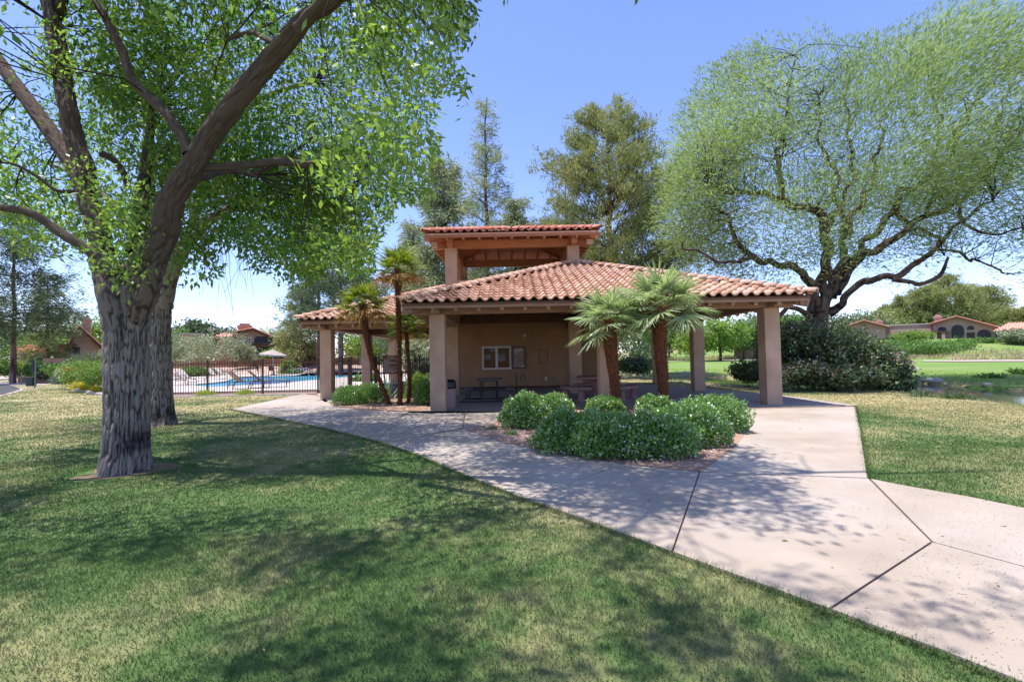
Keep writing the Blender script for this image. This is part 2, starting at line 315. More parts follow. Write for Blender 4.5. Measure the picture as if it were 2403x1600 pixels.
def strips(c, d, L, W, t, bend=.3, side=None):
    """narrow 2-quad strips that droop: blades"""
    N = len(c); s = side if side is not None else nrm(np.cross(d, rvec(N))); L = np.broadcast_to(np.asarray(L, float), (N,))[:, None]; W = np.broadcast_to(np.asarray(W, float), (N,))[:, None]
    m = c+d*L*.55; e = c+d*L; e = e-np.array([0, 0, 1])*L*bend
    v = np.stack([c-s*W/2, c+s*W/2, m+s*W*.42, m-s*W*.42, e+s*W*.06, e-s*W*.06], 1).reshape(-1, 3); i = (np.arange(N)*6)[:, None]
    f = np.concatenate([i+np.array([[0, 1, 2, 3]]), i+np.array([[3, 2, 4, 5]])]); return v, f, np.repeat(t, 6)
def join(parts):
    V = []; Fc = []; T = []; o = 0
    for v, f, t in parts: V.append(v); Fc.append(f+o); T.append(t); o += len(v)
    return np.concatenate(V), np.concatenate(Fc), np.concatenate(T)
def foliage(name, parts, m, parent, label=None):
    v, f, t = join(parts); off = np.array(root_loc(parent)); o = link(name, npmesh(name, v-off, f, t), m, parent)
    if label: o['label'] = label
    return o
# ------------------------------------------------------------------ terrain
POND = [G(*p, -.14) for p in [(2700, 985), (2403, 953), (2250, 936), (2130, 925), (1900, 915), (1779, 908), (1640, 897), (1506, 888), (1430, 884)]] + \
       [G(*p, -.14) for p in [(1430, 880), (1506, 882), (1715, 889), (1900, 893), (2060, 897), (2130, 901), (2300, 917), (2403, 930), (2700, 955)]]
PONDP = [(p.x, p.y) for p in POND]
def Hn(x, y):
    x = np.asarray(x, float); y = np.asarray(y, float)
    h = .75*sm((y-50)/13)*sm((2-x)/8)
    h = h+2.9*sm((y-52)/30)*sm((x-42)/20)
    
    d = sdist(x, y, PONDP); w = np.where(d < 0, 0, sm(d/.9)); h = h*w+(-.7)*(1-w)*np.where(d < 0, 1, 1)+0*w
    far = np.hypot(x, y); h = h+.06*(vnoise(x*.13+9, y*.13+3)-.5)*sm((far-26)/15)
    return h
def H(x, y): return float(Hn(np.array([x]), np.array([y]))[0])
def OG(px, D):     # ground point under photo column px at depth D
    p = P(px, 800, D); z = H(p.x, D); return Vector((p.x + (z-p.z)*0.02, D, z))
xs = np.unique(np.concatenate([np.linspace(-60, 60, 91), np.linspace(8, 34, 70), [-2500, -1200, -600, -300, -200, -150, -120, -90, -75, 75, 90, 120, 150, 200, 300, 600, 1200, 2500]]))
ys = np.unique(np.concatenate([np.linspace(-12, 60, 50), np.linspace(12, 42, 80), np.linspace(62, 110, 22), [-2500, -800, -200, -60, -25, 130, 160, 220, 320, 600, 1200, 2500]]))
X, Y = np.meshgrid(xs, ys); Z = Hn(X, Y); nx, ny = len(xs), len(ys)
ii = (np.arange(ny-1)[:, None]*nx+np.arange(nx-1)[None, :]).ravel()
tag(link('ground', npmesh('ground', np.stack([X.ravel(), Y.ravel(), Z.ravel()], 1), np.stack([ii, ii+1, ii+nx+1, ii+nx], 1), smooth=True), M['lawn']), kind='structure')
def poly2(px, z=0): return [G(a, b, z) for a, b in px]
def sheet(name, pts, m, z=None, dz=.004, thick=0, parent=None, kind='structure', step=None, holes=()):
    loops = [[Vector((p[0], p[1], 0)) for p in pts]]+[[Vector((p[0], p[1], 0)) for p in h] for h in holes]
    tri = tessellate_polygon(loops); flat = [v for l in loops for v in l]
    me = bpy.data.meshes.new(name); me.from_pydata(flat, [], [tuple(t) for t in tri]); me.update()
    bm = bmesh.new(); bm.from_mesh(me)
    if step:
        x0, x1 = min(p.x for p in flat), max(p.x for p in flat); y0, y1 = min(p.y for p in flat), max(p.y for p in flat)
        for k in range(1, int((x1-x0)/step)+1): bmesh.ops.bisect_plane(bm, geom=bm.verts[:]+bm.edges[:]+bm.faces[:], plane_co=(x0+k*step, 0, 0), plane_no=(1, 0, 0))
        for k in range(1, int((y1-y0)/step)+1): bmesh.ops.bisect_plane(bm, geom=bm.verts[:]+bm.edges[:]+bm.faces[:], plane_co=(0, y0+k*step, 0), plane_no=(0, 1, 0))
    for v in bm.verts: v.co.z = (z if z is not None else H(v.co.x, v.co.y)+dz)
    bmesh.ops.recalc_face_normals(bm, faces=bm.faces)
    for f in bm.faces:
        if f.normal.z < 0: f.normal_flip()
    if thick:
        ext = bmesh.ops.extrude_face_region(bm, geom=bm.faces[:]); 
        for v in [g for g in ext['geom'] if isinstance(g, bmesh.types.BMVert)]: v.co.z -= 0
        low = [v for v in bm.verts if v not in set(g for g in ext['geom'] if isinstance(g, bmesh.types.BMVert))]
        for v in low: v.co.z -= thick
        bmesh.ops.recalc_face_normals(bm, faces=bm.faces)
    bm.to_mesh(me); bm.free(); o = link(name, me, m, parent)
    if kind and parent is None: o['kind'] = kind
    return o
def inset(pts, d):
    n = len(pts); out = []; A = sum(pts[i].x*pts[(i+1) % n].y-pts[(i+1) % n].x*pts[i].y for i in range(n)); sg = 1 if A > 0 else -1
    for i in range(n):
        a = pts[i-1]; b = pts[i]; c = pts[(i+1) % n]; e1 = (b-a).normalized(); e2 = (c-b).normalized()
        n1 = Vector((-e1.y, e1.x, 0))*sg; n2 = Vector((-e2.y, e2.x, 0))*sg; k = (n1+n2); k = k/max(.4, k.length_squared)*2
        out.append(b+k*d)
    return out
# pond and stream water
sheet('pond_water', inset(POND, -2.0), M['pond'], z=-.14)
# ------------------------------------------------------------------ paths
EDGE = [(541, 962), (612, 976), (690, 992), (765, 1008), (877, 1036), (969, 1066), (1071, 1110), (1150, 1143), (1238, 1177), (1340, 1213), (1460, 1258), (1578, 1303), (1700, 1348), (1830, 1396), (1948, 1441), (2060, 1484), (2200, 1536), (2365, 1602), (2600, 1705), (2900, 1850)]
SLABW = 9.0
pav_back = [Vector((9.0, 12.45, 0)), Vector((8.8, 16.9, 0)), Vector((5.3, 24.3, 0)), Vector((3, 27, 0)), Vector((-3, 30.5, 0)), Vector((-8.6, 30.5, 0)), Vector((-8.7, 21.2, 0))]
path_all = poly2(EDGE[:18]) + poly2([(2700, 1745), (2900, 1640), (2900, 1310), (2700, 1262), (2403, 1197), (2273, 1170), (2119, 1143), (2040, 1126), (2035, 1117), (2025, 1055), (2017, 1004), (2008, 954)]) + pav_back + poly2([(712, 924), (644, 940)])
path = sheet('path', path_all, M['joint'], z=.006)
PL1 = poly2([(1092, 1008), (1140, 1026), (1200, 1044), (1290, 1062), (1379, 1077), (1466, 1090), (1560, 1103), (1640, 1109), (1680, 1079), (1713, 1055), (1744, 1018), (1752, 985), (1735, 962), (1500, 957), (1300, 962), (1190, 985), (1150, 1000)])
PL2 = poly2([(780, 950), (800, 957), (857, 963), (930, 966), (1002, 966), (1003, 930), (930, 918), (850, 916), (790, 930)])
def slab(pts, gap=.008, m='conc', z=.03):
    return sheet('paving_slab', inset(pts, gap), M[m], z=z, thick=.024, parent=path)
def q(*a): return poly2(a)
slab(q((1642, 1113), (2038, 1128), (2188, 1280), (1948, 1440), (1830, 1396), (1700, 1348), (1578, 1303)), .008)
slab(q((2041, 1128), (2119, 1144), (2273, 1171), (2403, 1198), (2700, 1263), (2900, 1311), (2900, 1480), (2403, 1339), (2188, 1280)), .008)
slab(q((2188, 1280), (2403, 1339), (2900, 1480), (2900, 1640), (2700, 1745), (2365, 1601), (2200, 1535), (2060, 1483), (1948, 1440)), .008)
slab(q((1466, 1091), (1560, 1104), (1642, 1112), (1578, 1303), (1460, 1258), (1340, 1213), (1238, 1177)), .007)
slab(q((1092, 1009), (1140, 1027), (1200, 1045), (1290, 1063), (1379, 1078), (1466, 1091), (1238, 1177), (1150, 1143), (1071, 1110), (969, 1066), (900, 1043)), .007)
slab(q((542, 962), (644, 940), (712, 925), (752, 932), (792, 957), (857, 964), (930, 967), (1004, 967), (1092, 967), (1085, 1006), (900, 1043), (877, 1036), (765, 1008), (690, 992), (612, 976)), .006)
slab(q((1642, 1112), (1680, 1080), (1713, 1056), (1744, 1019), (1752, 986), (1740, 963), (2007, 957), (2017, 1004), (2025, 1055), (2035, 1117), (2038, 1127)), .006)
slab(q((1094, 967), (1180, 967), (1300, 962), (1190, 985), (1150, 1000), (1094, 1007), (1087, 1006)), .006)
y0 = 12.62
slab([Vector((-2.9, 12.9, 0)), Vector((-1.2, 12.55, 0)), Vector((-.1, 12.55, 0)), Vector((-.1, 16.6, 0)), Vector((-2.9, 16.6, 0))], .005, 'slab')
slab([Vector((-.1, 12.55, 0)), Vector((4.5, 12.75, 0)), Vector((4.5, 16.6, 0)), Vector((-.1, 16.6, 0))], .005, 'slab')
slab([Vector((4.5, 12.75, 0)), Vector((9.0, 12.5, 0)), Vector((8.85, 16.6, 0)), Vector((4.5, 16.6, 0))], .005, 'slab')
slab([Vector((-2.9, 16.6, 0)), Vector((4.5, 16.6, 0)), Vector((4.5, 24.9, 0)), Vector((3, 27, 0)), Vector((-2.9, 30.4, 0))], .005, 'slab')
slab([Vector((4.5, 16.6, 0)), Vector((8.85, 16.6, 0)), Vector((8.8, 16.9, 0)), Vector((5.3, 24.3, 0)), Vector((4.5, 24.9, 0))], .005, 'slab')
slab([Vector((-8.7, 16.8, 0))+Vector((0, 4.4, 0)), Vector((-6.6, 16.7, 0)), Vector((-5.2, 16.6, 0)), Vector((-2.9, 16.6, 0)), Vector((-2.9, 30.4, 0)), Vector((-8.6, 30.4, 0))], .005, 'slab')
for i, pl in enumerate((PL1, PL2)):
    sheet('planting_bed', inset(pl, -.055), M['gravel'], z=.034 if i == 0 else .036)
def stones(name, poly, n, r0_, r1_, z, m):
    xx = [p.x for p in poly]; yy = [p.y for p in poly]; pp = [(p.x, p.y) for p in poly]
    x = rng.uniform(min(xx), max(xx), n*2); y = rng.uniform(min(yy), max(yy), n*2); k = inpoly(x, y, pp); x = x[k][:n]; y = y[k][:n]; N = len(x)
    r = rng.uniform(r0_, r1_, N)[:, None]; c = np.stack([x, y, np.full(N, z)], 1); t = rng.random(N)
    oc = np.array([(1, 0, 0), (0, 1, 0), (-1, 0, 0), (0, -1, 0), (0, 0, .7), (0, 0, -.5)])
    a = rng.uniform(0, 6.28, N); ca, sa = np.cos(a), np.sin(a); j = rng.uniform(.6, 1.25, (N, 6, 1)); o3 = oc[None]*j
    xr = o3[..., 0]*ca[:, None]-o3[..., 1]*sa[:, None]; yr = o3[..., 0]*sa[:, None]+o3[..., 1]*ca[:, None]
    v = c[:, None]+np.stack([xr, yr, o3[..., 2]], 2)*r[:, None]; f = np.array([(0, 1, 4), (1, 2, 4), (2, 3, 4), (3, 0, 4)])
    ff = (np.arange(N)*6)[:, None, None]+f[None]
    return tag(link(name, npmesh(name, v.reshape(-1, 3), ff.reshape(-1, 3), np.repeat(t, 6)), m), kind='stuff')
stones('gravel', PL1, 11000, .011, .029, .038, M['stone']); stones('gravel', PL2, 5000, .012, .028, .04, M['stone'])
# dark aggregate pits scattered over the exposed concrete
def pits():
    n = 5200; c = poly2([(1100, 1030), (2040, 1130), (2403, 1200), (2900, 1330), (2900, 1640), (2365, 1596), (1580, 1295), (1240, 1170)]); pp = [(p.x, p.y) for p in c]
    x = rng.uniform(min(p[0] for p in pp), max(p[0] for p in pp), n*3); y = rng.uniform(min(p[1] for p in pp), max(p[1] for p in pp), n*3)
    k = inpoly(x, y, pp) & (vnoise(x*1.1, y*1.1) > .35); x = x[k][:n]; y = y[k][:n]; N = len(x); r = rng.uniform(.0025, .0065, N)
    a = rng.uniform(0, 6.28, N); ang = np.arange(5)*1.2566; rr = r[:, None]*rng.uniform(.5, 1.3, (N, 5))
    vx = x[:, None]+rr*np.cos(ang+a[:, None]); vy = y[:, None]+rr*np.sin(ang+a[:, None])*.8
    v = np.stack([vx, vy, np.full_like(vx, .0315)], 2).reshape(-1, 3)
    o = link('concrete_speckle', npmesh('concrete_speckle', v, np.arange(N*5).reshape(N, 5)), M['joint'], path); o['kind'] = 'stuff'
pits()
# left side: sidewalk, cart road, pool deck
sheet('road', q((-500, 885), (0, 901.5), (23, 904), (40, 909), (46, 912.5), (38, 917), (23, 921.5), (0, 927), (-200, 975), (-500, 1050)), M['asphalt'], z=.02)
sheet('sidewalk', q((-500, 878), (0, 896), (53, 895), (143, 893), (186, 893), (240, 893.5), (240, 903), (177, 905), (85, 910), (66, 911.5), (44, 919), (0, 930), (-200, 982), (-500, 1060)), M['walk'], z=.012)
sheet('fairway_path', [OG(*p).xy.to_3d() for p in ((-300, 52), (0, 52), (35, 50), (120, 49), (120, 50.5), (35, 52.5), (0, 55), (-300, 56))], M['walk'], step=2, dz=.03)
FENY = 21.35
deck_out = [Vector(p) for p in ((-16.2, FENY+.35, 0), (-8.4, FENY+.35, 0), (-8.2, 24, 0), (-3, 30.6, 0), (3, 31, 0), (3, 52, 0), (-39, 52, 0), (-28, 37, 0))]
pool_px = [(446, 905), (470, 908), (500, 908.5), (545, 906), (600, 903.5), (656, 900.5), (700, 896), (756, 890.5), (830, 884), (880, 876), (860, 871), (790, 869.5), (756, 869.5), (728, 871), (712, 877), (690, 881.5), (647, 883), (600, 883), (572, 884), (549, 888), (520, 896), (490, 899.5), (460, 902)]
pool_w = [G(a, b, .1) for a, b in pool_px]
sheet('pool_deck', deck_out, M['deckc'], z=.12, thick=.11, holes=[pool_w])
sheet('pool_water', inset(pool_w, -.15), M['pool'], z=.05)
cop = MB()
for i in range(len(pool_w)):
    a = pool_w[i]; b = pool_w[(i+1) % len(pool_w)]; cop.beam((a.x, a.y, .10), (b.x, b.y, .10), .3, .07)
tag(cop.build('pool_coping', M['curb']), kind='structure')
bedp = [Vector((-16.2, FENY-.55, 0)), Vector((-8.9, FENY-.55, 0)), Vector((-8.4, FENY-.1, 0)), Vector((-8.4, FENY+.36, 0)), Vector((-16.2, FENY+.36, 0))]
sheet('gravel_strip', bedp, M['gravel'], z=.03)
c = MB(); c.box(-16.2, -8.9, FENY-.65, FENY-.55, -.05, .06); tag(c.build('curb', M['curb']), kind='structure')
sheet('gravel_slope', [Vector(p) for p in ((-38, 50.5, 0), (3, 50.5, 0), (3, 60, 0), (-44, 60, 0))], mat('pink_slope', (.47, .33, .28), (.40, .28, .23), 2, .95, .4, 20), step=2, dz=.13)
def shpoly(lst): return [OG(*p).xy.to_3d() for p in lst]
fs = [Vector((p.x, p.y, 0)) for p in POND[9:]]
sheet('fairway', [Vector((2, 60, 0)), Vector((7.5, fs[0].y+1, 0))]+[v+Vector((0, .12, 0)) for v in fs]+[Vector((60, 22, 0)), Vector((110, 60, 0)), Vector((110, 150, 0)), Vector((0, 150, 0))], M['fairway'], step=1.3, dz=.03)
sheet('cart_path', shpoly([(2165, 50), (2250, 46), (2403, 43), (2800, 38), (2800, 41), (2403, 47.5), (2250, 51), (2165, 54)]), M['walk'], step=1.5, dz=.1)
sheet('cart_path', shpoly([(1440, 78), (1800, 78), (2000, 76), (2000, 80), (1800, 82), (1440, 82)]), M['deckc'], step=2, dz=.1)
# ------------------------------------------------------------------ lawn blades
TR1 = (P(296, 1122, G(296, 1122).y+.42).x, G(296, 1122).y+.42); TR2 = OG(385, 11.6)
def grass():
    pa = [(p.x, p.y) for p in path_all]; parts = []
    def zone(y0, y1, dens, L, W, wmax=1.13):
        A = (y1-y0)*(y1+y0)*wmax; n = int(A*dens); y = np.sqrt(rng.uniform(y0*y0, y1*y1, n)); x = rng.uniform(-1, 1, n)*(y*wmax+.3)
        k = ~inpoly(x, y, pa) & (np.hypot(x-TR1[0], y-TR1[1]) > .48+.35*vnoise(x*5, y*5)*rng.random(n)**.5) & (np.hypot(x-TR2.x, y-TR2.y) > .36+.3*rng.random(n)*vnoise(x*5, y*5))
        k &= ~((x > 4) & (sdist(x, y, PONDP) < .6)); k &= (vnoise(x*2.3+5, y*2.3) + rng.random(n)*.8 > .25)
        x = x[k]; y = y[k]; N = len(x); d = rvec(N, 0); d[:, 2] = np.abs(d[:, 2])*.6+1.0; d = nrm(d)
        l = L*rng.uniform(.5, 1.15, N)*(.75+.5*vnoise(x*1.7, y*1.7)); parts.append(leaves(np.stack([x, y, np.full(N, -.004)], 1), d, rvec(N), l, W, np.clip(rng.normal(.5, .3, N), 0, 1), .15))
    zone(1.9, 4.2, 6400, .042, .0048); zone(4.2, 7.5, 2400, .038, .0095); zone(7.5, 13, 860, .036, .017); zone(13, 20, 240, .036, .034); zone(20, 37, 60, .04, .07)
    v, f, t = join(parts); tag(link('grass', npmesh('grass', v, f, t), M['blades']), kind='stuff')
    # long grass leaning over the edge of the path
    pts = []
    E = poly2(EDGE)
    for a, b in zip(E[:-1], E[1:]):
        n = int((b-a).length*800); s = rng.random(n); pts.append(np.stack([a.x+(b.x-a.x)*s, a.y+(b.y-a.y)*s, np.zeros(n)], 1))
    E2 = poly2([(2403, 1197), (2273, 1170), (2119, 1143), (2040, 1126), (2025, 1055), (2008, 954)])
    for a, b in zip(E2[:-1], E2[1:]):
        n = int((b-a).length*500); s = rng.random(n); pts.append(np.stack([a.x+(b.x-a.x)*s, a.y+(b.y-a.y)*s, np.zeros(n)], 1))
    c = np.concatenate(pts)+rng.normal(0, .022, (sum(len(p) for p in pts), 3))*np.array([1, 1, 0]); N = len(c); d = rvec(N); d[:, 2] = np.abs(d[:, 2])+.5; d = nrm(d)
    v, f, t = leaves(c, d, rvec(N), rng.uniform(.03, .065, N), .006, rng.random(N)*.4, .2)
    tag(link('edge_grass', npmesh('edge_grass', v, f, t), M['blades']), kind='stuff')
grass()
def litter(name, n, m, poly, z, s0, s1, near=None):
    xx = [p.x for p in poly]; yy = [p.y for p in poly]; x = rng.uniform(min(xx), max(xx), n*3); y = rng.uniform(min(yy), max(yy), n*3)
    k = inpoly(x, y, [(p.x, p.y) for p in poly]); x = x[k][:n]; y = y[k][:n]; N = len(x); d = rvec(N, 0, .12); L = rng.uniform(s0, s1, N)
    v, f, t = leaves(np.stack([x, y, np.full(N, z)], 1), d, rvec(N, 4), L, L*.4, rng.random(N), .2); tag(link(name, npmesh(name, v, f, t), m), kind='stuff')
dryleaf = leafmat('dry_leaf', (.15, .10, .04), (.30, .23, .10), .15, .7, .2)
litter('leaf_litter', 420, dryleaf, [Vector((-8, 2, 0)), Vector((6, 2, 0)), Vector((8, 12, 0)), Vector((-12, 14, 0))], .034, .025, .055)
def soil(c, r_):
    pts = [Vector((c[0]+math.cos(a)*r_*(1+.25*math.sin(a*3+c[0])+.12*math.sin(a*7)), c[1]+math.sin(a)*r_*(1+.2*math.sin(a*2+1)), 0)) for a in np.linspace(0, 2*math.pi, 29)[:-1]]
    sheet('bare_soil', pts, mat('bare_soil', (.26, .18, .12), (.17, .115, .075), 9, .95, .8, 50, .1), z=.005)
soil(TR1, .54); soil((TR2.x, TR2.y), .44)
# ------------------------------------------------------------------ pavilion
PV = thing('pavilion', 'open tan stucco pavilion with red clay tile roofs and a raised square tower', 'pavilion', (0, 18, 0))
def colm(cx, cy, z1, w=.42, z0=.02, m='stucco'):
    b = MB(); b.box(cx-w/2, cx+w/2, cy-w/2, cy+w/2, z0, z1); return b.build('column', M[m], PV, bevel=.012)
MX = (-2.06, 2.6, 7.16); MY = (13.3, 18.5, 23.6)
for x in MX: colm(x, MY[0], 2.68)
colm(MX[2], MY[1], 2.68); colm(MX[2], MY[2], 2.68); colm(MX[1], MY[2]+.1, 2.68)
WX = (-7.0, -2.3); WY = (18.1, 23.0, 28.0)
for y in WY: colm(WX[0], y, 2.62)
colm(-2.3, 28, 2.62)
# tower columns stand through the roofs
TX = (-2.30, 2.44); TY = (18.55, 22.45)
for x in TX:
    for y in TY: colm(x, y, 5.72, .46)
def roof(cx, cy, hx, hy, ze, za, nm):   # pyramid hip roof data
    return dict(c=(cx, cy), h=(hx, hy), ze=ze, za=za, nm=nm)
RM = roof(2.5, 18.5, 5.38, 6.0, 2.93, 5.03, 'main'); RW = roof(-2.4, 22.9, 5.3, 5.7, 2.93, 4.95, 'wing'); RTW = roof(.07, 20.5, 3.22, 2.85, 6.12, 6.92, 'tower')
def rz(r, x, y):
    return r['za']-(r['za']-r['ze'])*max(abs(x-r['c'][0])/r['h'][0], abs(y-r['c'][1])/r['h'][1])
def corners(r, d=0):
    cx, cy = r['c']; hx, hy = r['h'][0]-d, r['h'][1]-d
    return [Vector((cx+a*hx, cy+b*hy, r['ze'])) for a, b in ((-1, -1), (1, -1), (1, 1), (-1, 1))]
roofs = {}
for r in (RM, RW, RTW):
    cs = corners(r); ap = Vector((*r['c'], r['za'])); dz = Vector((0, 0, .05)); b = MB()
    for i in range(4):
        a, c_ = cs[i], cs[(i+1) % 4]; b.add([a-dz*.2, c_-dz*.2, ap-dz*.2, a-dz*1.4, c_-dz*1.4, ap-dz*1.4], [(0, 1, 2), (5, 4, 3), (0, 3, 4, 1)])
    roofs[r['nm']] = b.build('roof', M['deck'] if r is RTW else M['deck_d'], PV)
    if r is RW:
        bm = bmesh.new(); me = roofs['wing'].data; bm.from_mesh(me)
        for co, no in (((-2.25, 0, 0), (1, 0, 0)), ((0, 22.5-18, 0), (0, 1, 0))): bmesh.ops.bisect_plane(bm, geom=bm.verts[:]+bm.edges[:]+bm.faces[:], plane_co=co, plane_no=no)
        bmesh.ops.delete(bm, geom=[f for f in bm.faces if f.calc_center_median().x > -2.25 and f.calc_center_median().y < 4.5], context='FACES'); bm.to_mesh(me); bm.free()
    f = MB()   # fascia boards
    c2 = corners(r, .03)
    for i in range(4):
        a, c_ = c2[i], c2[(i+1) % 4]; h = .15 if r is RTW else .12; f = MB()
        if r is RW and i == 1: continue
        if r is RW and i == 0: c_ = Vector((-2.95, c_.y, c_.z))
        f.beam(a-Vector((0, 0, .02+h/2)), c_-Vector((0, 0, .02+h/2)), .045, h)
        f.build('fascia', M['wood_t'] if r is RTW else M['wood'], PV)
# rafters with exposed tails
def rafters(r, step, sides, m, inner=None, w=.09, h=.14, drop=.14):
    cs = corners(r, .06)
    for i in sides:
        a, c_ = cs[i], cs[(i+1) % 4]; L = (c_-a).length; n = int(L/step); e = (c_-a).normalized(); inn = Vector((-e.y, e.x, 0))
        for k in range(n+1):
            s = (L-n*step)/2+k*step; p = a+e*s; hw = min(s, L-s)/(L/2); hd = r['h'][0 if i % 2 else 1]
            dd = max(.25, hw*hd*.98); q_ = p+inn*dd; p1 = Vector((p.x, p.y, rz(r, p.x, p.y)-drop)); q1 = Vector((q_.x, q_.y, rz(r, q_.x, q_.y)-drop))
            if r is RW and p1.x > -2.9 and p1.y < 22: continue
            b = MB(); b.beam(p1, q1, w, h); b.build('rafter', M[m], PV)
rafters(RM, .61, (0, 1, 3), 'wood', drop=.17, h=.16); rafters(RW, .61, (0, 3), 'wood', drop=.23, h=.16); rafters(RTW, .61, (0, 1, 2, 3), 'wood_t', w=.085, h=.13, drop=.20)
for r, m in ((RM, 'wood'), (RW, 'wood'), (RTW, 'wood_t')):
    ap = Vector((*r['c'], r['za']-.2))
    for c_ in corners(r, -.02 if r is RTW else .05):
        if r is RW and c_.x > 0 and c_.y < 20: continue
        b = MB(); b.beam(c_-Vector((0, 0, .2)), ap, .11, .2); b.build('hip_rafter', M[m], PV)
def bm_(a, b_, w, h, m, ext=0):
    b = MB(); a = Vector(a); b_ = Vector(b_); b.beam(a, b_, w, h); return b.build('beam', M[m], PV, bevel=.008)
zb = 2.855
bm_((-2.72, 13.22, zb), (7.78, 13.22, zb), .2, .34, 'wood'); bm_((-2.72, 23.6, zb), (7.78, 23.6, zb), .2, .34, 'wood')
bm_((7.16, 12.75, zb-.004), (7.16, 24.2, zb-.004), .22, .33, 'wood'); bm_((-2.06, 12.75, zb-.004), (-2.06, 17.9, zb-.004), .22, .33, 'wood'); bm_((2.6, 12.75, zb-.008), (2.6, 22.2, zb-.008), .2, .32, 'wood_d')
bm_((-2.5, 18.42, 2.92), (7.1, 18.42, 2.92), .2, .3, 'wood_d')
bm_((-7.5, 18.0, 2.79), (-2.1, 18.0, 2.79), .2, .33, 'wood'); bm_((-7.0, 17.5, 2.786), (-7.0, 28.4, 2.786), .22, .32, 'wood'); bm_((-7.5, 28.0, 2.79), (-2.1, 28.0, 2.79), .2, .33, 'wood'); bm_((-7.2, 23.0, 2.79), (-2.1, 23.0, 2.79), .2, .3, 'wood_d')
# tower: low walls, ring beams, braces
for (x0, x1, y0_, y1_) in ((-2.07, 2.21, 18.40, 18.66), (-2.07, 2.21, 22.34, 22.6), (-2.45, -2.15, 18.78, 22.22), (2.30, 2.60, 18.78, 22.22)):
    b = MB(); b.box(x0, x1, y0_, y1_, 3.2, 4.46); b.build('low_wall', M['stucco'], PV)
for y in TY: bm_((-2.95, y-.02, 5.87), (3.1, y-.02, 5.87), .22, .32, 'wood_t')
for x in TX: bm_((x, 17.95, 5.866), (x, 23.1, 5.866), .22, .30, 'wood_t')
for x in TX:
    s = 1 if x < 0 else -1
    for (y, d) in ((TY[0], 1), (TY[1], -1)):
        b = MB(); b.beam((x+s*.05, y+d*.22, 5.05), (x+s*.05, y+d*.95, 5.72), .14, .12); b.build('brace', M['wood_t'], PV)
for sx in (-1, 1):   # pale ends of the hip beams
    c_ = corners(RTW, -.02)[0 if sx < 0 else 1]
    b = MB(); b.box(c_.x-sx*.30-.11, c_.x-sx*.30+.11, c_.y+.24, c_.y+.46, c_.z-.46, c_.z-.28); b.build('beam_end', mat('pale_wood_end', (.52, .33, .22), None, 6, .7), PV)
b = MB(); b.box(2.38, 2.58, 18.26, 18.32, 4.98, 5.16); b.tube([(2.43, 18.3, 4.98), (2.43, 18.3, 4.70)], .014, 6); b.tube([(2.53, 18.3, 4.98), (2.53, 18.3, 4.70)], .014, 6); b.build('junction_box', M['stucco'], PV)
# ---- tiles
def tile_mesh(w, L, name):
    n = 10; prof = []
    for i in range(n+1):
        u = i/n
        h = .075*math.sin(math.pi*u/.62) if u < .62 else -.012*math.sin(math.pi*(u-.62)/.38)
        prof.append((u*w-w/2, h))
    v = []
    for (s, z) in ((0, .052), (L, .0)):
        for (x, h) in prof: v.append((x, s, h*1.0+z+.012))
    for (x, h) in prof: v.append((x, .004, h+.012+.012))
    f = [(i, i+1, n+1+i+1, n+1+i) for i in range(n)]+[(2*(n+1)+i, 2*(n+1)+i+1, i+1, i) for i in range(n)]
    me = bpy.data.meshes.new(name); me.from_pydata(v, [], f); me.update()
    for p in me.polygons: p.use_smooth = p.index < n
    a = me.attributes.new('tint', 'FLOAT', 'POINT'); return me
TW, TL = .284, .345
TM = tile_mesh(TW, TL+.075, 'tile'); TM.materials.append(M['tile']); TMT = tile_mesh(TW, TL+.075, 'upper_tile'); TMT.materials.append(M['tile_t'])
tiles = []
for r in (RM, RW, RTW):
    cs = corners(r, -.05)
    for i in range(4):
        if r is RTW and i == 2: pass
        a, c_ = cs[i], cs[(i+1) % 4]; e = (c_-a).normalized(); L = (c_-a).length; inn = Vector((-e.y, e.x, 0)); run = r['h'][0 if i % 2 else 1]+.05; rise = r['za']-r['ze']
        sl_ = (inn*run+Vector((0, 0, rise))); SLn = sl_.length; s = sl_.normalized(); nn = e.cross(s).normalized()
        for row in range(int(SLn/TL)+1):
            y = row*TL; frac = (y+TL*.5)/SLn
            if frac > 1: continue
            nc = int(L/TW); x0 = (L-nc*TW)/2+TW/2
            for k in range(nc):
                x = x0+k*TW
                if abs(x-L/2) > (L/2)*(1-frac)+.01: continue
                p = a+e*x+s*y+Vector((0, 0, .005))
                if r is not RTW:   # skip tiles under the other roof or inside the tower
                    if TX[0]-.3 < p.x < TX[1]+.25 and TY[0]-.2 < p.y < TY[1]+.25: continue
                    o_ = RW if r is RM else RM
                    if rz(o_, p.x, p.y) > p.z+.03 and abs(p.x-o_['c'][0]) < o_['h'][0] and abs(p.y-o_['c'][1]) < o_['h'][1]: continue
                mtx = Matrix(((e.x, s.x, nn.x, p.x), (e.y, s.y, nn.y, p.y), (e.z, s.z, nn.z, p.z), (0, 0, 0, 1)))
                vis = (r is RM and i == 0); key = (0 if (r is RM and i == 0) else 1 if (r is RTW and i == 0 and row == 0) else 1.5 if (r is RW and i == 0) else 5)+p.y*.05
                tiles.append((key, mtx, r))
tiles.sort(key=lambda t: t[0])
off = Vector((0, 18, 0))
for key, mtx, r in tiles[:300]:
    o = link('tile', TMT if r is RTW else TM, None, PV); j = Matrix.Rotation(random.uniform(-.012, .012), 4, 'Z') @ Matrix.Rotation(random.uniform(-.01, .01), 4, 'X')
    mm = mtx @ j; mm.translation = mm.translation-off+Vector((0, 0, random.uniform(-.003, .005))); o.matrix_local = mm
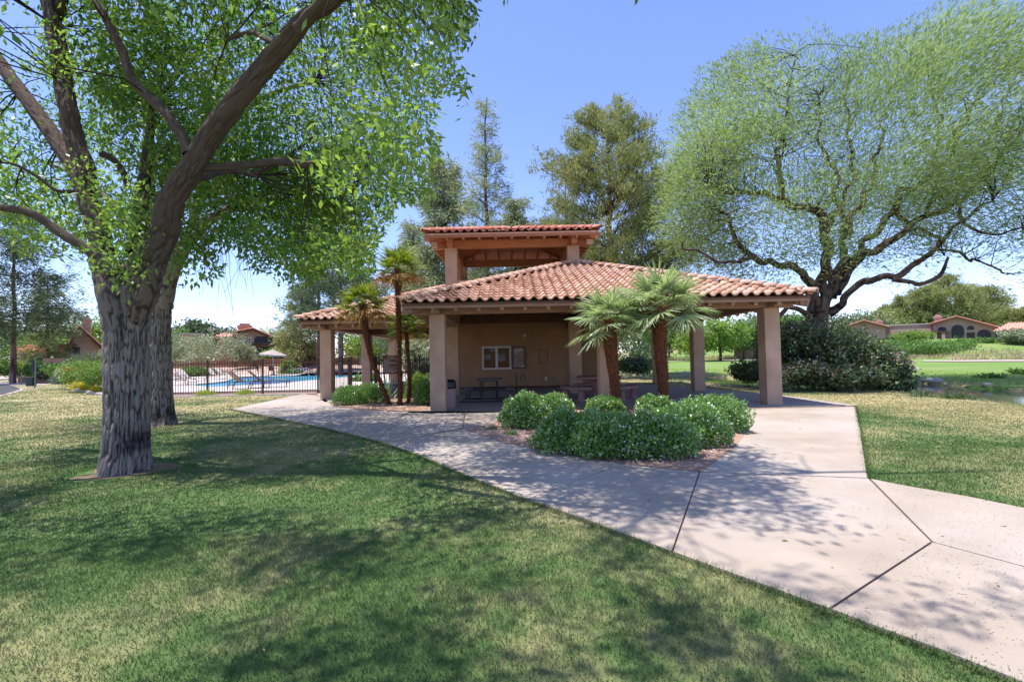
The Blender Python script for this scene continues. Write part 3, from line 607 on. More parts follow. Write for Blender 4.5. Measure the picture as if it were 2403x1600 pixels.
def joined(lst, m, src):
    base = np.array([v.co for v in src.vertices]); fs = np.array([list(p.vertices) for p in src.polygons]); V = []; Fs = []; T = []
    for i, (k, mtx, r) in enumerate(lst):
        A = np.array(mtx); V.append(base@A[:3, :3].T+A[:3, 3]-np.array(off)); Fs.append(fs+i*len(base)); T.append(np.full(len(base), random.random()))
    o = link('tile_field', npmesh('tile_field', np.concatenate(V), np.concatenate(Fs), np.concatenate(T), True), m, PV); o['kind'] = 'stuff'
joined([t for t in tiles[300:] if t[2] is not RTW], M['tile'], TM); joined([t for t in tiles[300:] if t[2] is RTW], M['tile_t'], TMT)
# ---- hip caps
cap = MB(); n = 8; CL = .40
for s, rr, z in ((0, .135, .045), (CL, .112, .012)):
    for k in range(n+1): a = math.pi*k/n; cap.v.append((math.cos(a)*rr, s, math.sin(a)*rr*.85+z-.03))
for k in range(n+1): a = math.pi*k/n; cap.v.append((math.cos(a)*.105, .006, math.sin(a)*.105*.8+.015-.02))
cap.f = [(k, k+1, n+1+k+1, n+1+k) for k in range(n)]+[(2*(n+1)+k, 2*(n+1)+k+1, k+1, k) for k in range(n)]
CMe = cap.mesh('hip_tile', smooth=True); CMe.attributes.new('tint', 'FLOAT', 'POINT'); CMe.materials.append(M['tile']); CMt = CMe.copy(); CMt.materials.clear(); CMt.materials.append(M['tile_t'])
def hipline(a, b_, me, clip=None):
    d = (b_-a); L = d.length; d.normalize(); sd = d.cross(Vector((0, 0, 1))).normalized(); u = sd.cross(d); k = int(L/.33)
    for i in range(k):
        p = a+d*(i*.33-.06)
        if clip and clip(p): continue
        o = link('hip_tile', me, None, PV); mm = Matrix(((sd.x, d.x, u.x, p.x), (sd.y, d.y, u.y, p.y), (sd.z, d.z, u.z, p.z+.085), (0, 0, 0, 1))) @ Matrix.Rotation(random.uniform(-.02, .02), 4, 'Z')
        mm.translation = mm.translation-off; o.matrix_local = mm
def intower(p): return TX[0]-.1 < p.x < TX[1]+.15 and TY[0]-.1 < p.y < TY[1]+.15
for r, me in ((RM, CMe), (RW, CMe), (RTW, CMt)):
    ap = Vector((*r['c'], r['za']+.01)); o_ = RW if r is RM else RM
    for i, c_ in enumerate(corners(r, -.05)):
        hipline(c_, ap, me, None if r is RTW else lambda p: intower(p) or (rz(o_, p.x, p.y) > p.z and abs(p.x-o_['c'][0]) < o_['h'][0] and abs(p.y-o_['c'][1]) < o_['h'][1]))
# ---- wall under the tower
WYY = 21.8
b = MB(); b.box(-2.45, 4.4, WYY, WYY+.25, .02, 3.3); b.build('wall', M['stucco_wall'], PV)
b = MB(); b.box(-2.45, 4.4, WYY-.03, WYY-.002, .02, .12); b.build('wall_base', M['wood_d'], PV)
b = MB(); b.box(2.72, 3.12, WYY-.3, WYY-.005, .02, 2.9); b.build('pilaster', M['stucco'], PV)
def WP(px, py, y=WYY): return P(px, py, y)
def wbox(name, m, x0, y0_, x1, y1_, t, parent, back=.0, bevel=0):
    a = WP(x0, y0_); c_ = WP(x1, y1_); b = MB(); b.box(a.x, c_.x, WYY-back-t, WYY-back, c_.z, a.z); return b.build(name, m, parent, bevel=bevel)
a = WP(1131, 866)
BB = thing('notice_board', 'white framed two-pane cork notice board with papers on the brown wall', 'notice board', (a.x, WYY, a.z))
def frame(x0, y0_, x1, y1_, w, m, parent, t=.06):
    A = WP(x0, y0_); C = WP(x1, y1_); 
    for (p, q_, r_, s_) in ((A.x, C.x, A.z-w, A.z), (A.x, C.x, C.z, C.z+w), (A.x, A.x+w, C.z+w, A.z-w), (C.x-w, C.x, C.z+w, A.z-w)):
        b = MB(); b.box(p, q_, WYY-t, WYY-.004, r_, s_); b.build('frame', m, parent)
frame(1131, 813.5, 1200, 866, .075, M['white'], BB)
m_ = WP(1165.5, 840); b = MB(); b.box(m_.x-.055, m_.x+.055, WYY-.058, WYY-.006, WP(1165, 862.5).z, WP(1165, 817.5).z); b.build('mullion', M['white'], BB)
wbox('cork_panel', M['cork'], 1134, 816, 1197, 863, .012, BB, .006)
for rct in ((1136, 832.5, 1151, 844.5), (1168.5, 831, 1186, 846.5), (1149, 818, 1161, 824)): wbox('notice', M['paper'], *rct, .003, BB, .021)
for k in range(5):   # illegible lines of print on the notices
    for (x0, x1, yy) in ((1137, 1149.5, 834.5), (1169.5, 1180, 833.2)): wbox('print_line', M['post'], x0, yy+k*2.1, x1-(k % 3), yy+.7+k*2.1, .002, BB, .025)
gl = mat('pane_glass', (.8, .8, .8), None, 3, .03); gl.node_tree.nodes['Principled BSDF'].inputs['Transmission Weight'].default_value = 1; gl.node_tree.nodes['Principled BSDF'].inputs['IOR'].default_value = 1.1
wbox('pane', gl, 1134.5, 817, 1163.5, 862.5, .004, BB, .036); wbox('pane', gl, 1168.5, 817, 1196.5, 862.5, .004, BB, .036)
a = WP(1201, 866)
PO = thing('framed_poster', 'dark brown framed glossy poster hanging right of the white notice board', 'framed picture', (a.x, WYY, a.z))
frame(1200.8, 813, 1233.5, 864.5, .06, M['brown'], PO); wbox('print', M['poster'], 1203.2, 815.5, 1231, 862, .015, PO, .006)
a = WP(1266, 851); AP = thing('access_panel', 'small flush tan access panel on the brown wall right of the poster', 'panel', (a.x, WYY, a.z))
wbox('panel_door', M['stucco_wall'], 1266, 820, 1284.5, 850.5, .02, AP, .004); frame(1265, 819, 1285.5, 851.5, .016, M['wood_d'], AP, .016)
a = WP(1281, 892); o1 = thing('outlet_cover', 'white outlet cover low on the brown wall', 'outlet', (a.x, WYY, a.z)); wbox('cover', M['white'], 1278.5, 884.5, 1284, 892.5, .05, o1, .002, .006)
a = WP(1297, 892); o1 = thing('outlet_box', 'grey metal outlet box low on the wall beside the white cover', 'outlet', (a.x, WYY, a.z)); wbox('box', M['metal'], 1294, 885, 1301, 892, .06, o1, .002, .008)
a = WP(1227, 890); o1 = thing('hose_bib', 'small brown tap and pipes on the wall below the poster', 'tap', (a.x, WYY, a.z))
b = MB(); b.tube([WP(1222, 892)-Vector((0, .04, 0)), WP(1222, 882)-Vector((0, .04, 0)), WP(1226, 880)-Vector((0, .1, 0))], .014, 6); b.build('pipe', M['brown'], o1)
b = MB(); b.tube([WP(1230, 890)-Vector((0, .04, 0)), WP(1230, 880)-Vector((0, .08, 0)), WP(1227, 877)-Vector((0, .08, 0))], .016, 6); b.build('pipe', M['brown'], o1)
b = MB(); b.lathe([(.0, 0), (.045, .005), (.045, .02), (0, .025)], tuple(WP(1228, 879)-Vector((0, .1, 0))), 10); b.build('handle', M['metal'], o1)
for (px, py, lb) in ((1231, 787, 'small round white wall light above the poster, the lit-looking one'), (1249, 787, 'small brown round cover high on the wall right of the white wall light'), (1124, 789, 'small brown round cover high on the wall near its left end'), (1137, 767, 'small brown round cover just under the dark beam')):
    a = WP(px, py); o1 = thing('wall_light' if py == 787 and px == 1231 else 'wall_cover', lb, 'light' if px == 1231 else 'wall cover', (a.x, WYY, a.z)); b = MB(); b.lathe([(.075, 0), (.07, .03), (.03, .05), (0, .055)], (0, 0, 0), 12)
    me = b.mesh('plate', smooth=True); o2 = link('plate', me, M['white'] if px == 1231 else M['stucco_wall'], o1); o2.rotation_euler = (R(90), 0, 0)
# drinking pipe stand
g_ = Vector((P(1210.5, 840, 19.5).x, 19.5, .03)); o1 = thing('standpipe', 'thin dark standpipe with a tap in front of the brown wall', 'standpipe', g_)
b = MB(); b.tube([g_, g_+Vector((0, 0, .72))], .02, 8); b.build('pipe', M['dark'], o1); b = MB(); b.lathe([(.03, 0), (.045, .05), (.02, .12)], tuple(g_+Vector((0, 0, .7))), 10); b.build('tap', M['metal'], o1)
# ------------------------------------------------------------------ furniture
T0 = Vector((-.79, 15.95, .03)); PT = thing('picnic_table', 'dark grey metal picnic table with two benches under the pavilion', 'picnic table', T0)
def bb(name, m, x0, x1, y0_, y1_, z0, z1, parent, o=T0, bevel=.006): b = MB(); b.box(o.x+x0, o.x+x1, o.y+y0_, o.y+y1_, o.z+z0, o.z+z1); return b.build(name, m, parent, bevel=bevel)
for k in range(6): bb('slat', M['metal'], -.42+k*.142, -.42+k*.142+.13, -.72, .72, .70, .725, PT)
for s in (-1, 1):
    bench = bb('bench', M['metal'], s*.70-.14, s*.70+.14, -.72, .72, .41, .43, PT)
for y in (-.52, .52):
    b = MB(); z = T0.z
    for s in (-1, 1):
        b.tube([T0+Vector((s*.70, y, .40)), T0+Vector((s*.70, y, .03))], .022, 8); b.tube([T0+Vector((s*.26, y, .70)), T0+Vector((s*.26, y, .03))], .022, 8)
    b.tube([T0+Vector((-.95, y, .022)), T0+Vector((.95, y, .022))], .022, 8); b.tube([T0+Vector((-.80, y, .39)), T0+Vector((.80, y, .39))], .015, 8); b.tube([T0+Vector((-.3, y, .69)), T0+Vector((.3, y, .69))], .02, 8)
    b.build('leg_frame', M['dark'], PT, smooth=False)
T1_ = Vector((2.85, 15.9, .03)); CT = thing('concrete_table', 'round pink concrete table with curved benches behind the middle column', 'table', T1_)
b = MB(); b.lathe([(.70, .66), (.75, .68), (.75, .73), (.70, .75), (0, .75)], tuple(T1_), 32); b.build('tabletop', M['pinkc'], CT)
b = MB(); b.lathe([(.32, 0), (.30, .10), (.20, .25), (.20, .55), (.34, .665)], tuple(T1_), 20); b.build('pedestal', M['pinkc'], CT)
for k in range(3):
    a0 = R(205)+k*R(120)-R(42); arc = []; b = MB(); N = 10
    for ring, (ri, z) in enumerate(((.95, .37), (1.27, .37), (1.27, .45), (.95, .45))): pass
    for j in range(N+1):
        a = a0+R(84)*j/N
        for (ri, z) in ((.95, .37), (1.28, .37), (1.28, .45), (.95, .45)): b.v.append((T1_.x+ri*math.cos(a), T1_.y+ri*math.sin(a), T1_.z+z))
    for j in range(N):
        for q0 in range(4): q1 = (q0+1) % 4; b.f.append((j*4+q0, j*4+q1, j*4+4+q1, j*4+4+q0))
    b.f += [(0, 1, 2, 3), (N*4+3, N*4+2, N*4+1, N*4)]; bn = b.build('bench', M['pinkc'], CT)
    for t in (.2, .8):
        a = a0+R(84)*t; c_ = T1_+Vector((1.11*math.cos(a), 1.11*math.sin(a), 0)); l = MB(); l.lathe([(.15, 0), (.09, .12), (.09, .28), (.14, .368)], tuple(c_), 10); l.build('foot', M['pinkc'], bn)
g_ = Vector((-1.93, 13.95, .03)); TC = thing('trash_can', 'round pink trash can with black liner behind the front left column', 'trash can', g_)
b = MB(); b.lathe([(.24, 0), (.25, .02), (.25, .62), (.27, .66), (.24, .68)], tuple(g_), 24); b.build('shell', M['can'], TC, smooth=True)
b = MB(); b.lathe([(.27, .56), (.285, .60), (.275, .72), (.24, .80), (.19, .82), (.16, .76)], tuple(g_), 24); b.build('liner', M['bag'], TC, smooth=True)
# ------------------------------------------------------------------ pool fence and gate
def fence_run(root, a, b_, n, ht=1.53, posts=True):
    a = Vector(a); b_ = Vector(b_); d = b_-a; L = d.length; dn = d.normalized(); z0 = .08
    if posts:
        for k in range(n+1):
            p = a+d*(k/n); m = MB(); m.box(p.x-.03, p.x+.03, p.y-.03, p.y+.03, 0, ht+.04); m.lathe([(.045, 0), (.045, .02), (.0, .05)], (p.x, p.y, ht+.04), 8); m.build('post', M['iron'], root)
    for z in (.16, ht-.12): m = MB(); m.beam(a+Vector((0, 0, z)), b_+Vector((0, 0, z)), .03, .035); m.build('rail', M['iron'], root)
    m = MB(); k = int(L/.115)
    for i in range(1, k): p = a+d*(i/k); w = .0095; m.box(p.x-w, p.x+w, p.y-w, p.y+w, z0, ht)
    o = m.build('pickets', M['iron'], root); o['kind'] = 'stuff'
FN = thing('pool_fence', 'brown iron picket fence along the near side of the pool', 'fence', (-13, FENY, 0))
fence_run(FN, (-16.1, FENY, 0), (-8.7, FENY, 0), 3)
fence_run(FN, (-16.1, FENY, 0), (-28, 37, 0), 7)
FN2 = thing('pool_fence', 'brown iron picket fence run turning back beside the left wing of the pavilion', 'fence', (-8.5, 22.5, 0)); fence_run(FN2, (-8.6, FENY, 0), (-8.1, 23.6, 0), 1)
FN3 = thing('pool_fence', 'brown iron picket fence behind the three slender palms', 'fence', (-5, 23.6, 0)); fence_run(FN3, (-6.6, 23.65, 0), (-2.6, 23.65, 0), 2)
GT = thing('pool_gate', 'brown iron gate with thick posts left of the three slender palms', 'gate', (-7.4, 23.6, 0))
for x in (-8.0, -6.75): m = MB(); m.box(x-.06, x+.06, 23.54, 23.66, 0, 1.6); m.build('gate_post', M['iron'], GT)
for z in (.16, 1.02, 1.42): m = MB(); m.beam((-7.93, 23.6, z), (-6.82, 23.6, z), .035, .045); m.build('rail', M['iron'], GT)
m = MB(); 
for i in range(10): x = -7.88+i*.115; m.box(x-.0095, x+.0095, 23.59, 23.61, .1, 1.5)
o = m.build('pickets', M['iron'], GT); o['kind'] = 'stuff'
def text_lines(root, m, x0, x1, z1, rows, y, h=.016):
    for k, (s, e, z) in enumerate(rows): b = MB(); b.box(x0+s*(x1-x0), x0+e*(x1-x0), y-.006, y-.001, z1-z-h, z1-z); b.build('lettering', M['letter'], root)
a = P(843, 836, 23.45); c_ = P(870, 853, 23.45)
S1 = thing('gate_sign', 'small grey sign with white lettering hung on the pool gate', 'sign', (a.x, 23.45, c_.z)); b = MB(); b.box(a.x, c_.x, 23.45, 23.48, c_.z, a.z); b.build('plate', M['signg'], S1)
text_lines(S1, None, a.x, c_.x, a.z, [(.2, .8, .035), (.18, .85, .085), (.12, .88, .135)], 23.45, .022); b = MB(); b.box(a.x+.06, c_.x-.03, 23.444, 23.449, c_.z+.03, c_.z+.13); b.build('pale_panel', M['post'], S1)
a = P(898, 834, 23.4); c_ = P(936, 877, 23.4)
S2 = thing('rules_sign', 'large brown pool rules board with white lettering behind the slender palms', 'sign', ((a.x+c_.x)/2, 23.4, 0)); b = MB(); b.box(a.x, c_.x, 23.4, 23.44, c_.z, a.z); b.build('board', M['sign'], S2)
rows = [(.28, .72, .05), (.30, .72, .10), (.05, .95, .16), ]+[(.05, (.5, .35, .62, .86, .8, .4, .5, .3, .92, .45, .75, .6, .88, .9, .7)[k], .23+k*.042) for k in range(15)]
text_lines(S2, None, a.x, c_.x, a.z, rows, 23.4, .018)
for x in (a.x+.05, c_.x-.05): b = MB(); b.box(x-.03, x+.03, 23.45, 23.5, 0, a.z); b.build('post', M['iron'], S2)
# ------------------------------------------------------------------ pool furniture
def lounger(loc, rz_, slm, label, group='sun loungers round the pool'):
    o = thing('sun_lounger', label, 'sun lounger', loc, group, rz_); me = MB()
    def lk(mb, name, m): return link(name, mb.mesh(name), m, o)
    for s in (-1, 1):
        f = MB(); f.tube([(0.62, s*.31, .36), (-.25, s*.31, .36), (-.62, s*.31, .34)], .018, 6); f.tube([(-.22, s*.31, .37), (-.78, s*.30, .92)], .018, 6)
        f.tube([(0.62, s*.31, .36), (1.05, s*.31, .33), (1.12, s*.31, .28), (1.08, s*.31, .0)], .018, 6); f.tube([(-.62, s*.31, .34), (-.70, s*.31, 0)], .018, 6); f.tube([(-.15, s*.31, .36), (-.22, s*.34, .58), (.25, s*.34, .58), (.33, s*.31, .36)], .015, 6); lk(f, 'side_frame', M['iron'])
    for x_ in (-.62, 1.1): f = MB(); f.tube([(x_, -.31, .2), (x_, .31, .2)], .015, 6); lk(f, 'crossbar', M['iron'])
    f = MB(); f.box(-.25, 1.08, -.29, .29, .345, .362); lk(f, 'seat', slm)
    f = MB(); f.beam((-.24, 0, .38), (-.77, 0, .90), .58, .016, (0, .0, 1)); lk(f, 'backrest', slm); return o
lg = P(566, 900, 24.2); zz = .12
Lg = lounger((P(575, 900, 24.3).x, 24.3, zz), R(52), M['sling'], 'tan sling lounger just inside the fence, the left of the near pair')
dup(Lg, (P(622, 900, 24.6).x, 24.6, zz), 'tan sling lounger just inside the fence, the right of the near pair', R(40))
Lw = lounger((P(415, 890, 29).x, 29, zz), R(-12), M['slingw'], 'pale sling lounger at the left end of the pool beside the tree trunk')
for (px, D, a, lb) in ((441, 31, -18, 'pale sling lounger at the left end of the pool, the one farther from the trunk'), (508, 38, -8, 'pale sling lounger on the far deck behind the fence post, left of two'), (528, 38.5, -5, 'pale sling lounger on the far deck, right of two'), (700, 48, 35, 'pale upright lounger near the pine trunk across the pool, the left one'), (722, 48.5, 35, 'pale upright lounger near the pine trunk across the pool, the right one')):
    dup(Lw, (P(px, 880, D).x, D, zz), lb, R(a))
def umbrella(loc, label, tilt=R(6)):
    o = thing('patio_umbrella', label, 'umbrella', loc)
    b = MB(); b.tube([(0, 0, 0), (0, 0, 2.45)], .025, 8); link('pole', b.mesh('pole'), M['white'], o)
    b = MB(); n = 16; b.v = [(0, 0, 2.45)]
    for k in range(n): a = 2*math.pi*k/n; r_ = 1.28 if k % 2 == 0 else 1.2; b.v.append((r_*math.cos(a), r_*math.sin(a), 1.98+math.cos(a)*math.sin(tilt)*1.2))
    for k in range(n): a = 2*math.pi*k/n; r_ = 1.29 if k % 2 == 0 else 1.21; b.v.append((r_*math.cos(a), r_*math.sin(a), 1.84+math.cos(a)*math.sin(tilt)*1.2))
    b.f = [(0, 1+k, 1+(k+1) % n) for k in range(n)]+[(1+k, 1+n+k, 1+n+(k+1) % n, 1+(k+1) % n) for k in range(n)]; link('canopy', b.mesh('canopy'), M['cloth'], o)
    b = MB(); b.lathe([(.28, 0), (.28, .06), (.05, .1)], (0, 0, 0), 14); link('base', b.mesh('base'), M['dark'], o); return o
um = umbrella((P(641, 870, 46).x, 46, zz), 'open cream umbrella over the patio table beyond the pool', R(-7))
dup(um, (P(1062, 850, 34).x-.6, 34, zz), 'open cream umbrella seen between the front left column and the wall', R(40))
dup(um, (P(432, 850, 56).x, 56, .7), 'open cream umbrella half hidden by the grey green shrubs left of the pool', R(80), .85)
g_ = Vector((P(641, 870, 46.05).x, 46.0, zz)); o = thing('patio_table', 'round brown patio table under the umbrella beyond the pool', 'table', g_)
b = MB(); b.lathe([(.6, .68), (.6, .71), (.1, .72)], (0, 0, 0), 20); link('tabletop', b.mesh('t'), M['iron'], o)
b = MB()
for k in range(4): a = k*1.5708+.6; b.tube([(.25*math.cos(a), .25*math.sin(a), .68), (.45*math.cos(a), .45*math.sin(a), 0)], .02, 6)
link('leg_frame', b.mesh('l'), M['iron'], o)
def chair(loc, rz_, lb):
    o = thing('patio_chair', lb, 'chair', loc, 'brown chairs round the patio table', rz_)
    b = MB(); b.box(-.25, .25, -.25, .25, .40, .43); link('seat', b.mesh('s'), M['sling'], o); b = MB(); b.beam((0, -.26, .42), (0, -.36, .88), .48, .02, (0, 1, 0)); link('backrest', b.mesh('b'), M['iron'], o)
    for sx in (-1, 1):
        for sy in (-1, 1): b = MB(); b.tube([(sx*.24, sy*.24, .41), (sx*.26, sy*.28, 0)], .015, 6); link('leg', b.mesh('leg'), M['iron'], o)
        b = MB(); b.tube([(sx*.26, -.28, .62), (sx*.26, .22, .62), (sx*.26, .24, .41)], .013, 6); link('arm', b.mesh('arm'), M['iron'], o)
    return o
ch = chair(g_+Vector((-1.05, -.2, 0)), R(-80), 'brown patio chair left of the table under the umbrella')
dup(ch, g_+Vector((1.0, -.2, 0)), 'brown patio chair right of the table under the umbrella', R(80)); dup(ch, g_+Vector((-.55, .85, 0)), 'brown patio chair behind the umbrella table, the left one', R(-150)); dup(ch, g_+Vector((1.4, .9, 0)), 'brown patio chair behind the umbrella table, the right one', R(120))
g_ = G(714, 896); o = thing('pool_handrail', 'pair of curved steel handrails at the pool edge', 'handrail', (g_.x, 33, zz))
for s in (-.25, .25):
    b = MB(); pts = [(-.55+s, .6*0, -.05), (-.6+s, 0, .5), (-.45+s, 0, .78), (-.1+s, 0, .82), (.35+s, 0, .55), (.75+s, 0, .12), (.8+s, 0, -.1)]; b.tube(pts, .022, 8); link('rail', b.mesh('rail'), M['chrome'], o)
# ------------------------------------------------------------------ boundary walls, bollards, bin
b = MB(); y = 60.0
def wallthing(label, pts, z0, h, t, m, name='boundary_wall', cap=True):
    o = thing(name, label, 'wall', (pts[0][0], pts[0][1], z0)); b = MB(); c2 = MB()
    for a, c_ in zip(pts[:-1], pts[1:]):
        b.beam((a[0], a[1], z0+h/2-.25), (c_[0], c_[1], z0+h/2-.25), t, h+.5); c2.beam((a[0], a[1], z0+h+.04), (c_[0], c_[1], z0+h+.04), t+.08, .075)
    b.build('wall_panel', m, o)
    if cap: c2.build('coping', m, o)
    return o
bw = wallthing('long low brown stucco wall across the back of the pool', [(P(330, 850, 60).x, 60), (P(760, 850, 60).x, 60), (P(1000, 850, 64).x, 64)], .7, .95, .25, M['brownwall'])
for px in (545, 590, 717):
    p = P(px, 850, 59.9); b = MB(); b.box(p.x-.35, p.x+.35, 59.6, 60.25, .4, 2.1); b.box(p.x-.42, p.x+.42, 59.5, 60.32, 2.1, 2.22); b.build('pier', M['brownwall'], bw)
wallthing('long tan stucco garden wall left of the big tree trunk', [(P(104, 850, 46).x, 46), (P(215, 850, 56).x, 56), (P(330, 850, 58).x, 58)], .55, 1.55, .25, M['houseW'])
wallthing('low brown block retaining wall at the end of the pink sidewalk', [(G(144, 893).x, 42), (G(185, 893).x+1.5, 42)], 0, .5, .5, M['brownwall'], 'retaining_wall', False)
for (px, yb, lb) in ((22, 897, 'grey metal bollard by the cart road, farthest of three'), (29, 900, 'grey metal bollard by the cart road, middle of three'), (50, 902, 'grey metal bollard by the cart road, nearest the green bin')):
    g_ = G(px, yb); o = thing('bollard', lb, 'bollard', g_, 'bollards by the cart road'); b = MB(); b.lathe([(.055, 0), (.055, .82), (.05, .86), (0, .88)], (0, 0, 0), 12); link('post', b.mesh('p', smooth=False), M['post'], o)
g_ = G(82, 911); o = thing('waste_station', 'grey signpost with a dark green waste bin on it by the sidewalk', 'waste bin', g_)
b = MB(); b.tube([g_, g_+Vector((0, 0, 2.05))], .035, 8); b.build('post', M['post'], o)
grn = mat('bin_green', (.02, .035, .035), (.03, .05, .05), 5, .6)
b = MB(); b.box(g_.x-.46, g_.x-.04, g_.y-.16, g_.y+.16, .15, .72); b.build('bin', grn, o, bevel=.015); b = MB(); b.box(g_.x-.17, g_.x-.04, g_.y-.08, g_.y+.08, 1.05, 1.85); b.build('bag_dispenser', grn, o, bevel=.01)
# ------------------------------------------------------------------ houses
def arch(cx, w, z0, z1, y, n=10):   # round-topped outline
    r_ = w/2; pts = [(cx-r_, y, z0), (cx+r_, y, z0)]; zc = z1-r_
    for k in range(n+1): a = math.pi*k/n; pts.append((cx+r_*math.cos(a), y, max(z0+.01, zc)+r_*math.sin(a)*(1 if zc > z0 else (z1-z0)/r_)))
    return pts
def window(root, cx, w, z0, z1, y, archd=False, mull=True):
    b = MB()
    if archd:
        o_ = arch(cx, w+.16, z0-.0, z1+.08, y-.05); b.prism(o_, (0, .04, 0)); f = b.build('window', M['houseW'], root)
        b = MB(); b.prism(arch(cx, w, z0+.05, z1, y-.07), (0, .015, 0)); b.build('pane', M['glass'], f)
    else:
        b.box(cx-w/2-.08, cx+w/2+.08, y-.06, y-.01, z0-.08, z1+.08); f = b.build('window', M['wood_d'], root)
        b = MB(); b.box(cx-w/2, cx+w/2, y-.08, y-.065, z0, z1); b.build('pane', M['glass'], f)
    if mull:
        b = MB(); b.box(cx-.03, cx+.03, y-.11, y-.085, z0+.05, z1-.1); b.box(cx-w/2+.05, cx+w/2-.05, y-.11, y-.086, z0+(z1-z0)*.62-.03, z0+(z1-z0)*.62+.03); b.build('glazing_bar', M['wood_d'], f)
    return f
def gable(root, xl, xp, xr, zl, zp, zr, y, dep, zb, wm, ov=.45):
    b = MB(); b.prism([(xl, y, zb), (xr, y, zb), (xr, y, zr-.12), (xp, y, zp-.12), (xl, y, zl-.12)], (0, dep, 0)); w = b.build('wall', wm, root)
    for (xa, za, xb, zb_) in ((xl, zl, xp, zp), (xr, zr, xp, zp)):
        s = 1 if xa > xb else -1; sl_ = (zb_-za)/abs(xb-xa); xe = xa+s*ov; ze = za-sl_*ov
        b = MB(); b.prism([(xe, y-.6, ze), (xb, y-.6, zb_), (xb, y-.6, zb_+.16), (xe, y-.6, ze+.16)], (0, dep+1.2, 0)); r_ = b.build('roof', M['tile_t'], root)
        b = MB(); b.beam((xe, y-.64, ze-.04), (xb, y-.64, zb_-.04), .06, .24); b.build('bargeboard', M['wood_d'], r_)
        b = MB(); L = dep+1.2; n = int(math.hypot(xb-xa, zb_-za)/.35); d = Vector((xb-xe, 0, zb_-ze))
        for k in range(int((dep+1.2)/.33)): yy = y-.6+k*.33; b.tube([Vector((xe, yy, ze+.17)), Vector((xb, yy, zb_+.17))], .085, 6, False)
        t = b.build('roof_tiles', M['tile_t'], r_); t['kind'] = 'stuff'
    return w
TH = [0.0]
def azi(px): d = ray(px, 820); TH[0] = math.atan2(d.x, d.y)
def hx(px, D): d = ray(px, 820); return D*(d.x*math.cos(TH[0])-d.y*math.sin(TH[0]))/(d.x*math.sin(TH[0])+d.y*math.cos(TH[0]))
def hz(px, py, D): d = ray(px, py); return EYE+D*d.z/(d.x*math.sin(TH[0])+d.y*math.cos(TH[0]))
def settle(o): u, v, z = o.location; c_, s_ = math.cos(TH[0]), math.sin(TH[0]); o.location = (u*c_+v*s_, -u*s_+v*c_, z); o.rotation_euler = (0, 0, -TH[0])
def hip_house(root, x0, x1, y, dep, zb, ze, zr, wm, ridge=.3):
    b = MB(); b.box(x0+.5, x1-.5, y+.5, y+dep-.5, zb, ze); b.build('wall', wm, root)
    b = MB(); l = (x1-x0)*ridge; ym = y+dep/2
    b.add([(x0, y, ze), (x1, y, ze), (x1, y+dep, ze), (x0, y+dep, ze), (x0+l, ym, zr), (x1-l, ym, zr)], [(0, 1, 5, 4), (1, 2, 5), (2, 3, 4, 5), (3, 0, 4), (3, 2, 1, 0)]); r_ = b.build('roof', M['tile_t'], root)
    b = MB(); n = int((x1-x0)/.34)
    for k in range(1, n):
        x = x0+(x1-x0)*k/n; t = min(1, (x-x0)/l, (x1-x)/l); b.tube([(x, y-.05, ze+.05), (x, y+(ym-y)*t, ze+(zr-ze)*t+.05)], .09, 6, False)
    t = b.build('roof_tiles', M['tile_t'], r_); t['kind'] = 'stuff'
def chimney(root, x0, x1, y, z0, z1, m):
    b = MB(); b.box(x0, x1, y, y+1.1, z0, z1); c_ = b.build('chimney', m, root); b = MB(); b.box(x0-.12, x1+.12, y-.12, y+1.22, z1-.35, z1-.12); b.box(x0+.2, x1-.2, y+.2, y+.9, z1, z1+.25); b.build('chimney_cap', m, c_)
D = 112.0; Z0 = 2.9; azi(2240)
hR = thing('arched_house', 'tan stucco house with arched windows and red gable roof right of the oleander', 'house', (hx(2240, D), D, Z0))
gable(hR, hx(2192, D), hx(2249, D), hx(2340, D), hz(2192, 760, D), hz(2249, 744, D), hz(2342, 768, D), D, 11, Z0-1.5, M['houseW'])
b = MB(); b.box(hx(2075, D), hx(2191, D), D+1.5, D+12, Z0-1.5, hz(2130, 762, D)); b.build('flat_wing', M['houseP'], hR); b = MB(); b.box(hx(2072, D), hx(2191.5, D), D+1.35, D+12.1, hz(2130, 762, D), hz(2130, 760, D)); b.build('parapet', M['curb'], hR)
gable(hR, hx(2003, D), hx(2033, D), hx(2080, D), hz(2003, 764, D), hz(2033, 754, D), hz(2080, 766, D), D-1, 10, Z0-1.5, M['houseP'])
chimney(hR, hx(2194, D), hx(2212, D), D+3, hz(2200, 775, D), hz(2200, 739, D), M['houseP']); chimney(hR, hx(2054, D), hx(2068, D), D+3, hz(2060, 775, D), hz(2060, 750, D), M['houseP'])
window(hR, hx(2213, D), 1.15, hz(2213, 777, D), hz(2213, 766.5, D), D, True, False); window(hR, hx(2249.5, D), 1.6, hz(2249, 796, D), hz(2249, 762, D), D, True); window(hR, hx(2280, D), .9, hz(2280, 774.5, D), hz(2280, 764, D), D, True, False)
window(hR, hx(2280, D), .85, hz(2280, 800, D), hz(2280, 781, D), D); window(hR, hx(2311, D), 1.65, hz(2310, 800, D), hz(2310, 773, D), D, True)
b = MB(); b.box(hx(2150, D), hx(2230, D), D-2.2, D+1.4, hz(2190, 781, D), hz(2190, 779, D)); b.build('porch_roof', M['wood_d'], hR)
for px in (2160, 2178, 2197, 2216): b = MB(); x = hx(px, D); b.box(x-.22, x+.22, D-2.1, D-1.7, Z0-1.2, hz(px, 781, D)); b.build('porch_column', M['houseP'], hR)
for px in (2183, 2207): window(hR, hx(px, D), .9, hz(px, 792, D), hz(px, 784, D), D+1.5, False, False)
settle(hR); azi(2380); D = 106
